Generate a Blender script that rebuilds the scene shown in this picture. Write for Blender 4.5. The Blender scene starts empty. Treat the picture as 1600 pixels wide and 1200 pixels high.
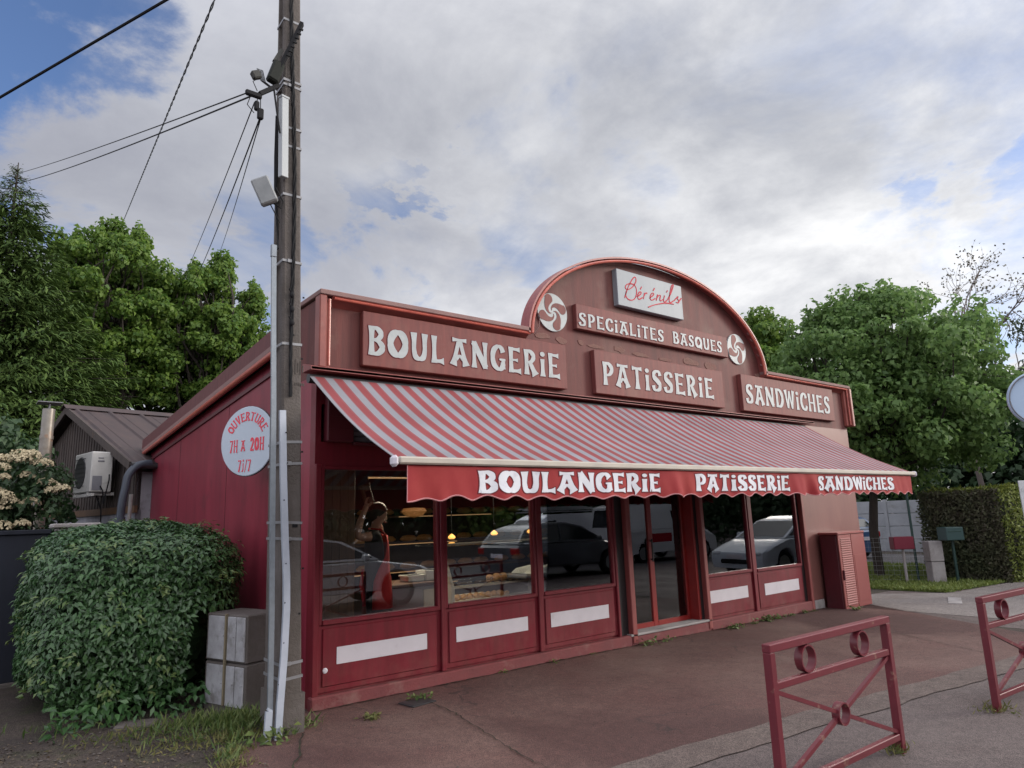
import bpy, math, random
import numpy as np
from mathutils import Vector, Matrix

S = bpy.context.scene
COL = S.collection
rad = math.radians
rng = random.Random(7)

# ------------------------------------------------------------------ camera
cam_d = bpy.data.cameras.new('camera')
cam = bpy.data.objects.new('camera', cam_d)
COL.objects.link(cam)
cam_d.sensor_width = 36.0
cam_d.lens = 1065.3 / 1600.0 * 36.0
cam_d.clip_start = 0.05
cam_d.clip_end = 2000
R_ = (0.78551, -0.61786, -0.03494)
U_ = (-0.09158, -0.1719, 0.98085)
B_ = (-0.61204, -0.76726, -0.19161)
cam.matrix_world = Matrix(((R_[0], U_[0], B_[0], -2.51216), (R_[1], U_[1], B_[1], -6.13517),
                           (R_[2], U_[2], B_[2], 1.6), (0, 0, 0, 1)))
S.camera = cam

# ------------------------------------------------------------------ light, exposure
SUN_AZ = (0.86, -0.50)          # towards the sun, on the ground plan
SUN_EL = rad(17)
SUN_STRENGTH = 2.5
_h = Vector((SUN_AZ[0], SUN_AZ[1])).normalized()
SUN_DIR = Vector((_h.x * math.cos(SUN_EL), _h.y * math.cos(SUN_EL), math.sin(SUN_EL)))
sl = bpy.data.lights.new('sun', 'SUN')
sl.energy = SUN_STRENGTH
sl.angle = rad(16)
sl.color = (1.0, 0.92, 0.82)
so = bpy.data.objects.new('sun', sl)
COL.objects.link(so)
so.location = (20, -12, 15)
so.rotation_euler = (-SUN_DIR).to_track_quat('-Z', 'Y').to_euler()
S.view_settings.view_transform = 'Standard'
S.view_settings.look = 'None'
S.view_settings.gamma = 1.0
S.view_settings.exposure = 0.0
S.view_settings.use_curve_mapping = False

W = bpy.data.worlds.new('World')
S.world = W
W.use_nodes = True


def build_world():
    nt = W.node_tree
    nt.nodes.clear()
    N = nt.nodes.new
    L = nt.links.new

    def M(op, a, b=None, c=None, clamp=False):
        n = N('ShaderNodeMath'); n.operation = op; n.use_clamp = clamp
        for i, v in enumerate((a, b, c)):
            if v is None: continue
            if isinstance(v, (int, float)): n.inputs[i].default_value = v
            else: L(v, n.inputs[i])
        return n.outputs[0]

    def dot(vec, d):
        n = N('ShaderNodeVectorMath'); n.operation = 'DOT_PRODUCT'
        L(vec, n.inputs[0]); n.inputs[1].default_value = d
        return n.outputs['Value']

    def smooth(v, a, b):
        n = N('ShaderNodeMapRange'); n.interpolation_type = 'SMOOTHSTEP'; n.clamp = True
        L(v, n.inputs['Value']); n.inputs['From Min'].default_value = a; n.inputs['From Max'].default_value = b
        return n.outputs['Result']

    def noise(vec, scale, detail, rough, dist=0.0, seed=0.0):
        a = N('ShaderNodeVectorMath'); a.operation = 'ADD'; L(vec, a.inputs[0]); a.inputs[1].default_value = (seed, seed * 1.7, seed * .6)
        n = N('ShaderNodeTexNoise'); L(a.outputs[0], n.inputs['Vector'])
        n.inputs['Scale'].default_value = scale; n.inputs['Detail'].default_value = detail
        n.inputs['Roughness'].default_value = rough; n.inputs['Distortion'].default_value = dist
        return n.outputs['Fac']

    def mix(f, a, b):
        n = N('ShaderNodeMix'); n.data_type = 'RGBA'
        L(f, n.inputs[0])
        for i, v in ((6, a), (7, b)):
            if isinstance(v, tuple): n.inputs[i].default_value = (*v, 1)
            else: L(v, n.inputs[i])
        return n.outputs[2]
    tc = N('ShaderNodeTexCoord')
    vec = tc.outputs['Generated']
    sx = N('ShaderNodeSeparateXYZ'); L(vec, sx.inputs[0])
    z = M('ADD', M('MAXIMUM', sx.outputs[2], 0.0), 0.22)
    cx = N('ShaderNodeCombineXYZ')
    L(M('DIVIDE', sx.outputs[0], z), cx.inputs[0]); L(M('DIVIDE', sx.outputs[1], z), cx.inputs[1])
    cv = cx.outputs[0]
    n1 = noise(cv, 1.25, 9, .6, .35, 3.1)
    n2 = noise(cv, 2.6, 8, .62, .25, 8.4)
    n3 = noise(cv, .55, 4, .5, .2, 5.2)
    sky = N('ShaderNodeTexSky'); sky.sky_type = 'NISHITA'; sky.sun_disc = False
    sky.sun_elevation = SUN_EL
    sky.sun_rotation = math.atan2(_h.x, _h.y)
    sky.air_density = 1.0; sky.dust_density = 1.2; sky.ozone_density = 1.5
    # openings in the cloud deck
    wob = M('MULTIPLY', M('SUBTRACT', n2, .5), .10)
    gap = None
    for d, a, b, k in (((-0.05, 0.855, 0.54), .974, .998, .70), ((0.93, 0.245, 0.27), .986, .999, .40), ((0.406, 0.792, 0.457), .9945, .9999, .33),
                       ((0.86, 0.18, 0.47), .965, .998, .15), ((0.33, 0.86, .36), .985, .999, .35), ((.62, .66, .42), .985, .999, .22)):
        dv = Vector(d).normalized()
        g = M('MULTIPLY', smooth(M('ADD', dot(vec, tuple(dv)), wob), a, b), k)
        gap = g if gap is None else M('MAXIMUM', gap, g)
    cover = smooth(M('SUBTRACT', M('ADD', n1, .135), M('MULTIPLY', gap, .55)), .24, .60)
    # brightness of the clouds: brighter towards the sun's side and near the horizon there
    sd = dot(vec, tuple(SUN_DIR))
    sunny = smooth(sd, -.20, .72)
    relief = smooth(M('ADD', M('MULTIPLY', n2, .55), M('MULTIPLY', n1, .45)), .34, .70)
    dark = mix(sunny, (.42, .43, .49), (.64, .65, .69))
    lite = mix(sunny, (.60, .61, .655), (1.34, 1.32, 1.29))
    cl = mix(relief, dark, lite)
    big = M('ADD', M('MULTIPLY', smooth(n3, .3, .7), .5), M('MULTIPLY', smooth(sx.outputs[2], .62, .14), .5))
    cl2 = N('ShaderNodeMix'); cl2.data_type = 'RGBA'; cl2.blend_type = 'MULTIPLY'
    cl2.inputs[0].default_value = 1.0
    L(cl, cl2.inputs[6]); L(mix(big, (.78, .79, .82), (1.36, 1.35, 1.33)), cl2.inputs[7])
    # unseen sky overhead and behind the camera, brightened as added fill for the shopfront
    away = smooth(dot(vec, tuple(Vector((-.50, -.50, .70)).normalized())), -.25, .60)
    cl3 = N('ShaderNodeMix'); cl3.data_type = 'RGBA'; cl3.blend_type = 'MULTIPLY'; cl3.inputs[0].default_value = 1.0
    L(cl2.outputs[2], cl3.inputs[6]); L(mix(away, (.95, .96, .97), (2.85, 2.82, 2.78)), cl3.inputs[7])
    skm = N('ShaderNodeMix'); skm.data_type = 'RGBA'; skm.blend_type = 'MULTIPLY'; skm.inputs[0].default_value = 1.0
    L(sky.outputs[0], skm.inputs[6]); skm.inputs[7].default_value = (.92, 1.0, 1.28, 1); skc = skm.outputs[2]
    bg1 = N('ShaderNodeBackground'); bg1.inputs['Strength'].default_value = 0.15
    L(skc, bg1.inputs['Color'])
    bg2 = N('ShaderNodeBackground'); bg2.inputs['Strength'].default_value = 0.95
    L(cl3.outputs[2], bg2.inputs['Color'])
    ms = N('ShaderNodeMixShader')
    L(cover, ms.inputs[0]); L(bg1.outputs[0], ms.inputs[1]); L(bg2.outputs[0], ms.inputs[2])
    out = N('ShaderNodeOutputWorld'); L(ms.outputs[0], out.inputs['Surface'])


build_world()


# ------------------------------------------------------------------ materials
def mat(name, col, rough=.6, metal=0.0, spec=.5, col2=None, scale=4.0, lo=.35, hi=.7, detail=6, streak=None,
        bump=0.0, bscale=60.0, coat=0.0, grime=None, gscale=1.5, glo=.55, ghi=.75, rvar=0.0, emit=None, estr=0.0, transl=0.0, island=None, splash=None):
    m = bpy.data.materials.new(name)
    m.use_nodes = True
    nt = m.node_tree
    b = nt.nodes['Principled BSDF']
    b.inputs['Base Color'].default_value = (*col, 1)
    b.inputs['Roughness'].default_value = rough
    b.inputs['Metallic'].default_value = metal
    b.inputs['Specular IOR Level'].default_value = spec
    b.inputs['Coat Weight'].default_value = coat
    N = nt.nodes.new; L = nt.links.new
    tc = N('ShaderNodeTexCoord')
    vec = tc.outputs['Object']
    if streak:
        mp = N('ShaderNodeMapping'); mp.inputs['Scale'].default_value = streak
        L(vec, mp.inputs[0]); svec = mp.outputs[0]
    else:
        svec = vec

    def noise(v, sc, det=6):
        n = N('ShaderNodeTexNoise'); L(v, n.inputs['Vector']); n.inputs['Scale'].default_value = sc
        n.inputs['Detail'].default_value = det; n.inputs['Roughness'].default_value = .62
        return n.outputs['Fac']

    def ramp(v, a, c):
        n = N('ShaderNodeMapRange'); n.clamp = True; L(v, n.inputs['Value'])
        n.inputs['From Min'].default_value = a; n.inputs['From Max'].default_value = c
        return n.outputs['Result']

    def mixc(f, a, c):
        n = N('ShaderNodeMix'); n.data_type = 'RGBA'; L(f, n.inputs[0])
        for i, v in ((6, a), (7, c)):
            if isinstance(v, tuple): n.inputs[i].default_value = (*v, 1)
            else: L(v, n.inputs[i])
        return n.outputs[2]
    cur = tuple(col)
    if col2 is not None:
        cur = mixc(ramp(noise(svec, scale, detail), lo, hi), cur, tuple(col2))
    if island is not None:
        g = N('ShaderNodeNewGeometry')
        cur = mixc(g.outputs['Random Per Island'], cur, tuple(island))
    if grime is not None:
        cur = mixc(ramp(noise(vec, gscale, 8), glo, ghi), cur, tuple(grime))
    if splash is not None:      # dust thrown up from the ground, in ragged patches
        top, dust, amt = splash
        sp = N('ShaderNodeSeparateXYZ'); L(vec, sp.inputs[0])
        mr_ = N('ShaderNodeMapRange'); L(sp.outputs[2], mr_.inputs[0]); mr_.inputs['From Min'].default_value = top; mr_.inputs['From Max'].default_value = 0.0
        mu = N('ShaderNodeMath'); mu.operation = 'MULTIPLY'; L(mr_.outputs[0], mu.inputs[0]); L(ramp(noise(vec, 7.0, 8), .38, .72), mu.inputs[1])
        mv = N('ShaderNodeMath'); mv.operation = 'MULTIPLY'; L(mu.outputs[0], mv.inputs[0]); mv.inputs[1].default_value = amt
        cur = mixc(mv.outputs[0], cur, dust)
    if not isinstance(cur, tuple):
        L(cur, b.inputs['Base Color'])
    if rvar:
        r = N('ShaderNodeMapRange'); L(noise(vec, 3.0), r.inputs['Value'])
        r.inputs['From Min'].default_value = .3; r.inputs['From Max'].default_value = .7
        r.inputs['To Min'].default_value = max(0, rough - rvar); r.inputs['To Max'].default_value = rough + rvar
        L(r.outputs[0], b.inputs['Roughness'])
    if bump:
        bp = N('ShaderNodeBump'); bp.inputs['Strength'].default_value = bump; bp.inputs['Distance'].default_value = .02
        L(noise(svec if streak else vec, bscale, 5), bp.inputs['Height']); L(bp.outputs[0], b.inputs['Normal'])
    if emit:
        b.inputs['Emission Color'].default_value = (*emit, 1); b.inputs['Emission Strength'].default_value = estr
    if transl:
        t = N('ShaderNodeBsdfTranslucent')
        if isinstance(cur, tuple): t.inputs[0].default_value = (*cur, 1)
        else: L(cur, t.inputs[0])
        ms = N('ShaderNodeMixShader'); ms.inputs[0].default_value = transl
        L(b.outputs[0], ms.inputs[1]); L(t.outputs[0], ms.inputs[2])
        L(ms.outputs[0], nt.nodes['Material Output'].inputs[0])
    return m


def glass_mat(name, tint=(.93, .95, .95), base=.035):
    m = bpy.data.materials.new(name); m.use_nodes = True
    nt = m.node_tree; nt.nodes.clear(); N = nt.nodes.new; L = nt.links.new
    t = N('ShaderNodeBsdfTransparent'); t.inputs[0].default_value = (*tint, 1)
    g = N('ShaderNodeBsdfGlossy'); g.inputs['Roughness'].default_value = .0; g.inputs['Color'].default_value = (.95, .97, 1, 1)
    f = N('ShaderNodeFresnel'); f.inputs[0].default_value = 1.52
    a = N('ShaderNodeMath'); a.operation = 'MULTIPLY_ADD'; L(f.outputs[0], a.inputs[0]); a.inputs[1].default_value = 1.2; a.inputs[2].default_value = base; a.use_clamp = True
    ms = N('ShaderNodeMixShader'); L(a.outputs[0], ms.inputs[0]); L(t.outputs[0], ms.inputs[1]); L(g.outputs[0], ms.inputs[2])
    o = N('ShaderNodeOutputMaterial'); L(ms.outputs[0], o.inputs[0])
    return m


def stripe_mat(name, c1, c2, period):
    m = bpy.data.materials.new(name); m.use_nodes = True
    nt = m.node_tree; b = nt.nodes['Principled BSDF']; N = nt.nodes.new; L = nt.links.new
    tc = N('ShaderNodeTexCoord'); sx = N('ShaderNodeSeparateXYZ'); L(tc.outputs['Object'], sx.inputs[0])
    d = N('ShaderNodeMath'); d.operation = 'DIVIDE'; L(sx.outputs[0], d.inputs[0]); d.inputs[1].default_value = period
    fr = N('ShaderNodeMath'); fr.operation = 'FRACT'; L(d.outputs[0], fr.inputs[0])
    rp = N('ShaderNodeValToRGB'); L(fr.outputs[0], rp.inputs[0])
    e = rp.color_ramp; e.interpolation = 'LINEAR'
    e.elements[0].position = 0.0; e.elements[0].color = (*c2, 1)
    e.elements[1].position = 1.0; e.elements[1].color = (*c2, 1)
    for p, c in ((.04, c2), (.055, c1), (.50, c1), (.515, c2), (.55, tuple(x * .55 + y * .45 for x, y in zip(c1, c2))), (.565, c2), (.97, c2), (.98, tuple(x * .5 + y * .5 for x, y in zip(c1, c2)))):
        el = e.elements.new(p); el.color = (*c, 1)
    n = N('ShaderNodeTexNoise'); n.inputs['Scale'].default_value = 1.6; n.inputs['Detail'].default_value = 8; L(tc.outputs['Object'], n.inputs['Vector'])
    mr = N('ShaderNodeMapRange'); L(n.outputs['Fac'], mr.inputs[0]); mr.inputs['From Min'].default_value = .3; mr.inputs['From Max'].default_value = .75
    mr.inputs['To Min'].default_value = 1.0; mr.inputs['To Max'].default_value = .70
    mx = N('ShaderNodeMix'); mx.data_type = 'RGBA'; mx.blend_type = 'MULTIPLY'; mx.inputs[0].default_value = 1
    L(rp.outputs[0], mx.inputs[6]); L(mr.outputs[0], mx.inputs[7]); L(mx.outputs[2], b.inputs['Base Color'])
    b.inputs['Roughness'].default_value = .85
    t = N('ShaderNodeBsdfTranslucent'); L(mx.outputs[2], t.inputs[0])
    ms = N('ShaderNodeMixShader'); ms.inputs[0].default_value = .18
    L(b.outputs[0], ms.inputs[1]); L(t.outputs[0], ms.inputs[2]); L(ms.outputs[0], nt.nodes['Material Output'].inputs[0])
    return m


def ground_mat(name, c1, c2, c3=None, scale=.6, grain=160.0, rough=.85, bump=.5, spec=.3, crack=None, patch=None):
    """asphalt or soil: broad patches, fine aggregate, bump"""
    m = bpy.data.materials.new(name); m.use_nodes = True
    nt = m.node_tree; b = nt.nodes['Principled BSDF']; N = nt.nodes.new; L = nt.links.new
    tc = N('ShaderNodeTexCoord'); vec = tc.outputs['Object']

    def noise(sc, det, r=.6, dist=0.0):
        n = N('ShaderNodeTexNoise'); L(vec, n.inputs[0]); n.inputs['Scale'].default_value = sc; n.inputs['Detail'].default_value = det
        n.inputs['Roughness'].default_value = r; n.inputs['Distortion'].default_value = dist
        return n.outputs['Fac']

    def mr(v, a, c, lo=0., hi=1.):
        n = N('ShaderNodeMapRange'); n.clamp = True; L(v, n.inputs[0]); n.inputs['From Min'].default_value = a; n.inputs['From Max'].default_value = c
        n.inputs['To Min'].default_value = lo; n.inputs['To Max'].default_value = hi
        return n.outputs[0]

    def mix(f, a, c, bt='MIX'):
        n = N('ShaderNodeMix'); n.data_type = 'RGBA'; n.blend_type = bt
        if isinstance(f, float): n.inputs[0].default_value = f
        else: L(f, n.inputs[0])
        for i, v in ((6, a), (7, c)):
            if isinstance(v, tuple): n.inputs[i].default_value = (*v, 1)
            else: L(v, n.inputs[i])
        return n.outputs[2]
    cur = mix(mr(noise(scale, 8, .65, .4), .35, .66), c1, c2)
    if c3: cur = mix(mr(noise(scale * 2.7, 7), .5, .72), cur, c3)
    if patch:
        cur = mix(mr(noise(scale * .45, 5, .6, .8), .52, .6), cur, patch)
    vo = N('ShaderNodeTexVoronoi'); L(vec, vo.inputs['Vector']); vo.inputs['Scale'].default_value = grain
    sx = N('ShaderNodeSeparateColor'); L(vo.outputs['Color'], sx.inputs[0])
    cur = mix(1.0, cur, mix(mr(sx.outputs[0], 0, 1), (.55, .54, .55), (1.5, 1.46, 1.42)), 'MULTIPLY')
    cur = mix(1.0, cur, mix(mr(noise(14, 6), .3, .7), (.82, .82, .82), (1.16, 1.15, 1.14)), 'MULTIPLY')
    if crack:
        v2 = N('ShaderNodeTexVoronoi'); v2.feature = 'DISTANCE_TO_EDGE'; v2.inputs['Scale'].default_value = crack
        wn = N('ShaderNodeTexNoise'); wn.inputs['Scale'].default_value = 2.5; wn.inputs['Detail'].default_value = 6; L(vec, wn.inputs[0])
        ad = N('ShaderNodeVectorMath'); ad.operation = 'MULTIPLY_ADD'; L(wn.outputs['Color'], ad.inputs[0]); ad.inputs[1].default_value = (.7, .7, .7); L(vec, ad.inputs[2])
        L(ad.outputs[0], v2.inputs['Vector'])
        g = mr(v2.outputs['Distance'], 0.0, .006, 1., 0.)
        k = N('ShaderNodeMath'); k.operation = 'MULTIPLY'; L(g, k.inputs[0]); L(mr(noise(1.1, 3), .5, .6, 0., .75), k.inputs[1])
        cur = mix(k.outputs[0], cur, (.025, .02, .02))
    L(cur, b.inputs['Base Color'])
    b.inputs['Roughness'].default_value = rough; b.inputs['Specular IOR Level'].default_value = spec
    L(mr(noise(scale * 1.7, 5), .35, .65, rough - .12, min(1, rough + .1)), b.inputs['Roughness'])
    bp = N('ShaderNodeBump'); bp.inputs['Strength'].default_value = bump; bp.inputs['Distance'].default_value = .006
    L(vo.outputs['Distance'], bp.inputs['Height']); L(bp.outputs[0], b.inputs['Normal'])
    return m


# ------------------------------------------------------------------ mesh collecting
class MB:
    def __init__(s):
        s.v = []; s.f = []; s.m = []; s.mi = 0

    def add(s, vs, fs, mi=None):
        o = len(s.v); s.v += [tuple(x) for x in vs]
        for f in fs:
            s.f.append(tuple(i + o for i in f)); s.m.append(s.mi if mi is None else mi)
        return s

    def box(s, a, b, mi=None, M=None):
        x0, y0, z0 = (min(p, q) for p, q in zip(a, b)); x1, y1, z1 = (max(p, q) for p, q in zip(a, b))
        vs = [(x0, y0, z0), (x1, y0, z0), (x1, y1, z0), (x0, y1, z0), (x0, y0, z1), (x1, y0, z1), (x1, y1, z1), (x0, y1, z1)]
        if M is not None: vs = [tuple(M @ Vector(v)) for v in vs]
        return s.add(vs, [(0, 3, 2, 1), (4, 5, 6, 7), (0, 1, 5, 4), (1, 2, 6, 5), (2, 3, 7, 6), (3, 0, 4, 7)], mi)

    def bbox(s, a, b, r=.01, mi=None, M=None):
        """box with chamfered edges"""
        lo = [min(p, q) for p, q in zip(a, b)]; hi = [max(p, q) for p, q in zip(a, b)]
        r = min(r, *[(h - l) * .49 for l, h in zip(lo, hi)])
        vs = []; idx = {}
        for ix in (0, 1):
            for iy in (0, 1):
                for iz in (0, 1):
                    c = (ix, iy, iz)
                    for ax in range(3):
                        p = [0, 0, 0]
                        for k in range(3):
                            e = hi[k] if c[k] else lo[k]
                            p[k] = e if k == ax else (e - r if c[k] else e + r)
                        idx[(c, ax)] = len(vs); vs.append(tuple(p))
        fs = []
        for ax in range(3):
            u, w = [(1, 2), (2, 0), (0, 1)][ax]
            for d in (0, 1):
                ring = []
                for cu, cw in ((0, 0), (1, 0), (1, 1), (0, 1)):
                    c = [0, 0, 0]; c[ax] = d; c[u] = cu; c[w] = cw; ring.append(idx[(tuple(c), ax)])
                fs.append(tuple(ring) if d else tuple(reversed(ring)))
        for ax in range(3):
            u, w = [(1, 2), (2, 0), (0, 1)][ax]
            for cu in (0, 1):
                for cw in (0, 1):
                    c0 = [0, 0, 0]; c0[u] = cu; c0[w] = cw; c1 = list(c0); c1[ax] = 1
                    q = [idx[(tuple(c0), u)], idx[(tuple(c1), u)], idx[(tuple(c1), w)], idx[(tuple(c0), w)]]
                    fs.append(tuple(q) if cu == cw else tuple(reversed(q)))
        for c in [(i, j, k) for i in (0, 1) for j in (0, 1) for k in (0, 1)]:
            t = (idx[(c, 0)], idx[(c, 1)], idx[(c, 2)])
            fs.append(t if sum(c) % 2 == 1 else tuple(reversed(t)))
        if M is not None: vs = [tuple(M @ Vector(v)) for v in vs]
        return s.add(vs, fs, mi)

    def prism(s, poly, mp, d0, d1, mi=None):
        """poly: 2-D outline; mp(u, v, d) -> 3-D point"""
        n = len(poly)
        vs = [mp(u, v, d0) for u, v in poly] + [mp(u, v, d1) for u, v in poly]
        fs = [tuple(range(n)), tuple(reversed(range(n, 2 * n)))]
        fs += [(i, i + n, (i + 1) % n + n, (i + 1) % n) for i in range(n)]
        return s.add(vs, fs, mi)

    def tube(s, pts, r, n=8, mi=None, closed=False, caps=True):
        pts = [Vector(p) for p in pts]
        k = len(pts)
        rr = r if isinstance(r, (list, tuple)) else [r] * k
        vs = []; prev = None
        for i, p in enumerate(pts):
            if closed: d = pts[(i + 1) % k] - pts[i - 1]
            else: d = pts[min(i + 1, k - 1)] - pts[max(i - 1, 0)]
            if d.length < 1e-9: d = Vector((0, 0, 1))
            d.normalize()
            if prev is None:
                a = Vector((0, 0, 1)) if abs(d.z) < .9 else Vector((1, 0, 0))
                u = d.cross(a).normalized()
            else:
                u = (prev - d * prev.dot(d))
                if u.length < 1e-6: u = d.cross(Vector((0, 0, 1)))
                u.normalize()
            prev = u; w = d.cross(u)
            for j in range(n):
                t = 2 * math.pi * j / n
                vs.append(tuple(p + (u * math.cos(t) + w * math.sin(t)) * rr[i]))
        fs = []
        for i in range(k if closed else k - 1):
            for j in range(n):
                a = i * n + j; b = i * n + (j + 1) % n; c = ((i + 1) % k) * n + (j + 1) % n; d = ((i + 1) % k) * n + j
                fs.append((a, b, c, d))
        if not closed and caps:
            fs.append(tuple(reversed(range(n)))); fs.append(tuple(range((k - 1) * n, k * n)))
        return s.add(vs, fs, mi)

    def bar(s, a, b, w, h=None, up=(0, 0, 1), mi=None):
        """rectangular bar from a to b"""
        h = w if h is None else h
        a = Vector(a); b = Vector(b); d = (b - a).normalized(); u = Vector(up)
        if abs(d.dot(u)) > .98: u = Vector((0, 1, 0))
        x = d.cross(u).normalized(); z = x.cross(d)
        vs = []
        for p in (a, b):
            for sx, sz in ((-1, -1), (1, -1), (1, 1), (-1, 1)): vs.append(tuple(p + x * sx * w / 2 + z * sz * h / 2))
        return s.add(vs, [(0, 1, 2, 3), (7, 6, 5, 4), (0, 4, 5, 1), (1, 5, 6, 2), (2, 6, 7, 3), (3, 7, 4, 0)], mi)

    def lathe(s, prof, n=24, M=None, mi=None, cap0=True, cap1=True):
        """prof: list of (r, z), about Z, then M"""
        vs = []
        for r, z in prof:
            for j in range(n):
                t = 2 * math.pi * j / n; vs.append((r * math.cos(t), r * math.sin(t), z))
        if M is not None: vs = [tuple(M @ Vector(v)) for v in vs]
        fs = []
        for i in range(len(prof) - 1):
            for j in range(n):
                fs.append((i * n + j, i * n + (j + 1) % n, (i + 1) * n + (j + 1) % n, (i + 1) * n + j))
        if cap0: fs.append(tuple(reversed(range(n))))
        if cap1: fs.append(tuple(range((len(prof) - 1) * n, len(prof) * n)))
        return s.add(vs, fs, mi)

    def ball(s, c, r, n=12, m=8, mi=None, M=None):
        r = r if isinstance(r, (list, tuple)) else (r, r, r)
        vs = []; fs = []
        for i in range(m + 1):
            t = math.pi * i / m
            for j in range(n):
                q = 2 * math.pi * j / n
                v = Vector((r[0] * math.sin(t) * math.cos(q), r[1] * math.sin(t) * math.sin(q), r[2] * math.cos(t)))
                if M is not None: v = M @ v
                vs.append((c[0] + v.x, c[1] + v.y, c[2] + v.z))
        for i in range(m):
            for j in range(n): fs.append((i * n + j, (i + 1) * n + j, (i + 1) * n + (j + 1) % n, i * n + (j + 1) % n))
        return s.add(vs, fs, mi)

    def build(s, name, mats, parent=None, smooth=False, loc=None):
        me = bpy.data.meshes.new(name)
        me.from_pydata(s.v, [], s.f)
        mats = mats if isinstance(mats, (list, tuple)) else [mats]
        for m in mats: me.materials.append(m)
        if len(mats) > 1: me.polygons.foreach_set('material_index', s.m)
        if smooth:
            me.polygons.foreach_set('use_smooth', [True] * len(me.polygons))
            try: me.set_sharp_from_angle(angle=rad(40))
            except Exception: pass
        me.update()
        o = bpy.data.objects.new(name, me); COL.objects.link(o)
        if parent is not None: o.parent = parent
        if loc is not None: o.location = loc
        return o


def tag(o, label=None, cat=None, group=None, kind=None):
    if label: o['label'] = label
    if cat: o['category'] = cat
    if group: o['group'] = group
    if kind: o['kind'] = kind
    return o


def thing(name, label, cat, loc=(0, 0, 0), rz=0.0, group=None):
    o = bpy.data.objects.new(name, None); COL.objects.link(o)
    o.location = loc; o.rotation_euler = (0, 0, rz); o.empty_display_size = .1
    return tag(o, label, cat, group)


def dup(root, loc, rz, label, group=None):
    def cp(o, par):
        c = o.copy(); COL.objects.link(c)
        if par is not None: c.parent = par
        for ch in list(o.children): cp(ch, c)
        return c
    r = cp(root, None); r.location = loc; r.rotation_euler = (0, 0, rz); r['label'] = label
    if group: r['group'] = group
    return r


def gz(x): return -.0105 * min(max(0.0, x - 2.8), 17.0)


# ------------------------------------------------------------------ lettering
def catmull(pts, k=6, closed=False):
    out = []; n = len(pts)
    rng_ = range(n if closed else n - 1)
    for i in rng_:
        if closed: p = [pts[(i + j) % n] for j in (-1, 0, 1, 2)]
        else: p = [pts[max(i - 1, 0)], pts[i], pts[i + 1], pts[min(i + 2, n - 1)]]
        for t in range(k):
            t /= k
            out.append(tuple(.5 * (2 * b + (c - a) * t + (2 * a - 5 * b + 4 * c - d) * t * t + (3 * b - a - 3 * c + d) * t ** 3)
                             for a, b, c, d in zip(*p)))
    if not closed: out.append(tuple(pts[-1]))
    return out


def st(x0, y0, x1, y1, a=.27, b=.17, c=.27):
    """flared straight stroke"""
    o = []
    for i in range(7):
        t = i / 6
        w = (a * (1 - t) ** 2 + c * t ** 2 + 2 * (2 * b - (a + c) / 2) * t * (1 - t))
        e = abs(2 * t - 1) ** 2.2
        w = b + ((a if t < .5 else c) - b) * e
        o.append((x0 + (x1 - x0) * t, y0 + (y1 - y0) * t, w))
    return o


def cv(*p, k=6): return catmull(list(p), k)


def ring(cx, cy, rx, ry, wx, wy, n=28):
    return ('o', [(cx + rx * math.cos(2 * math.pi * i / n), cy + ry * math.sin(2 * math.pi * i / n),
                   wy + (wx - wy) * abs(math.cos(2 * math.pi * i / n))) for i in range(n)])


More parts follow.
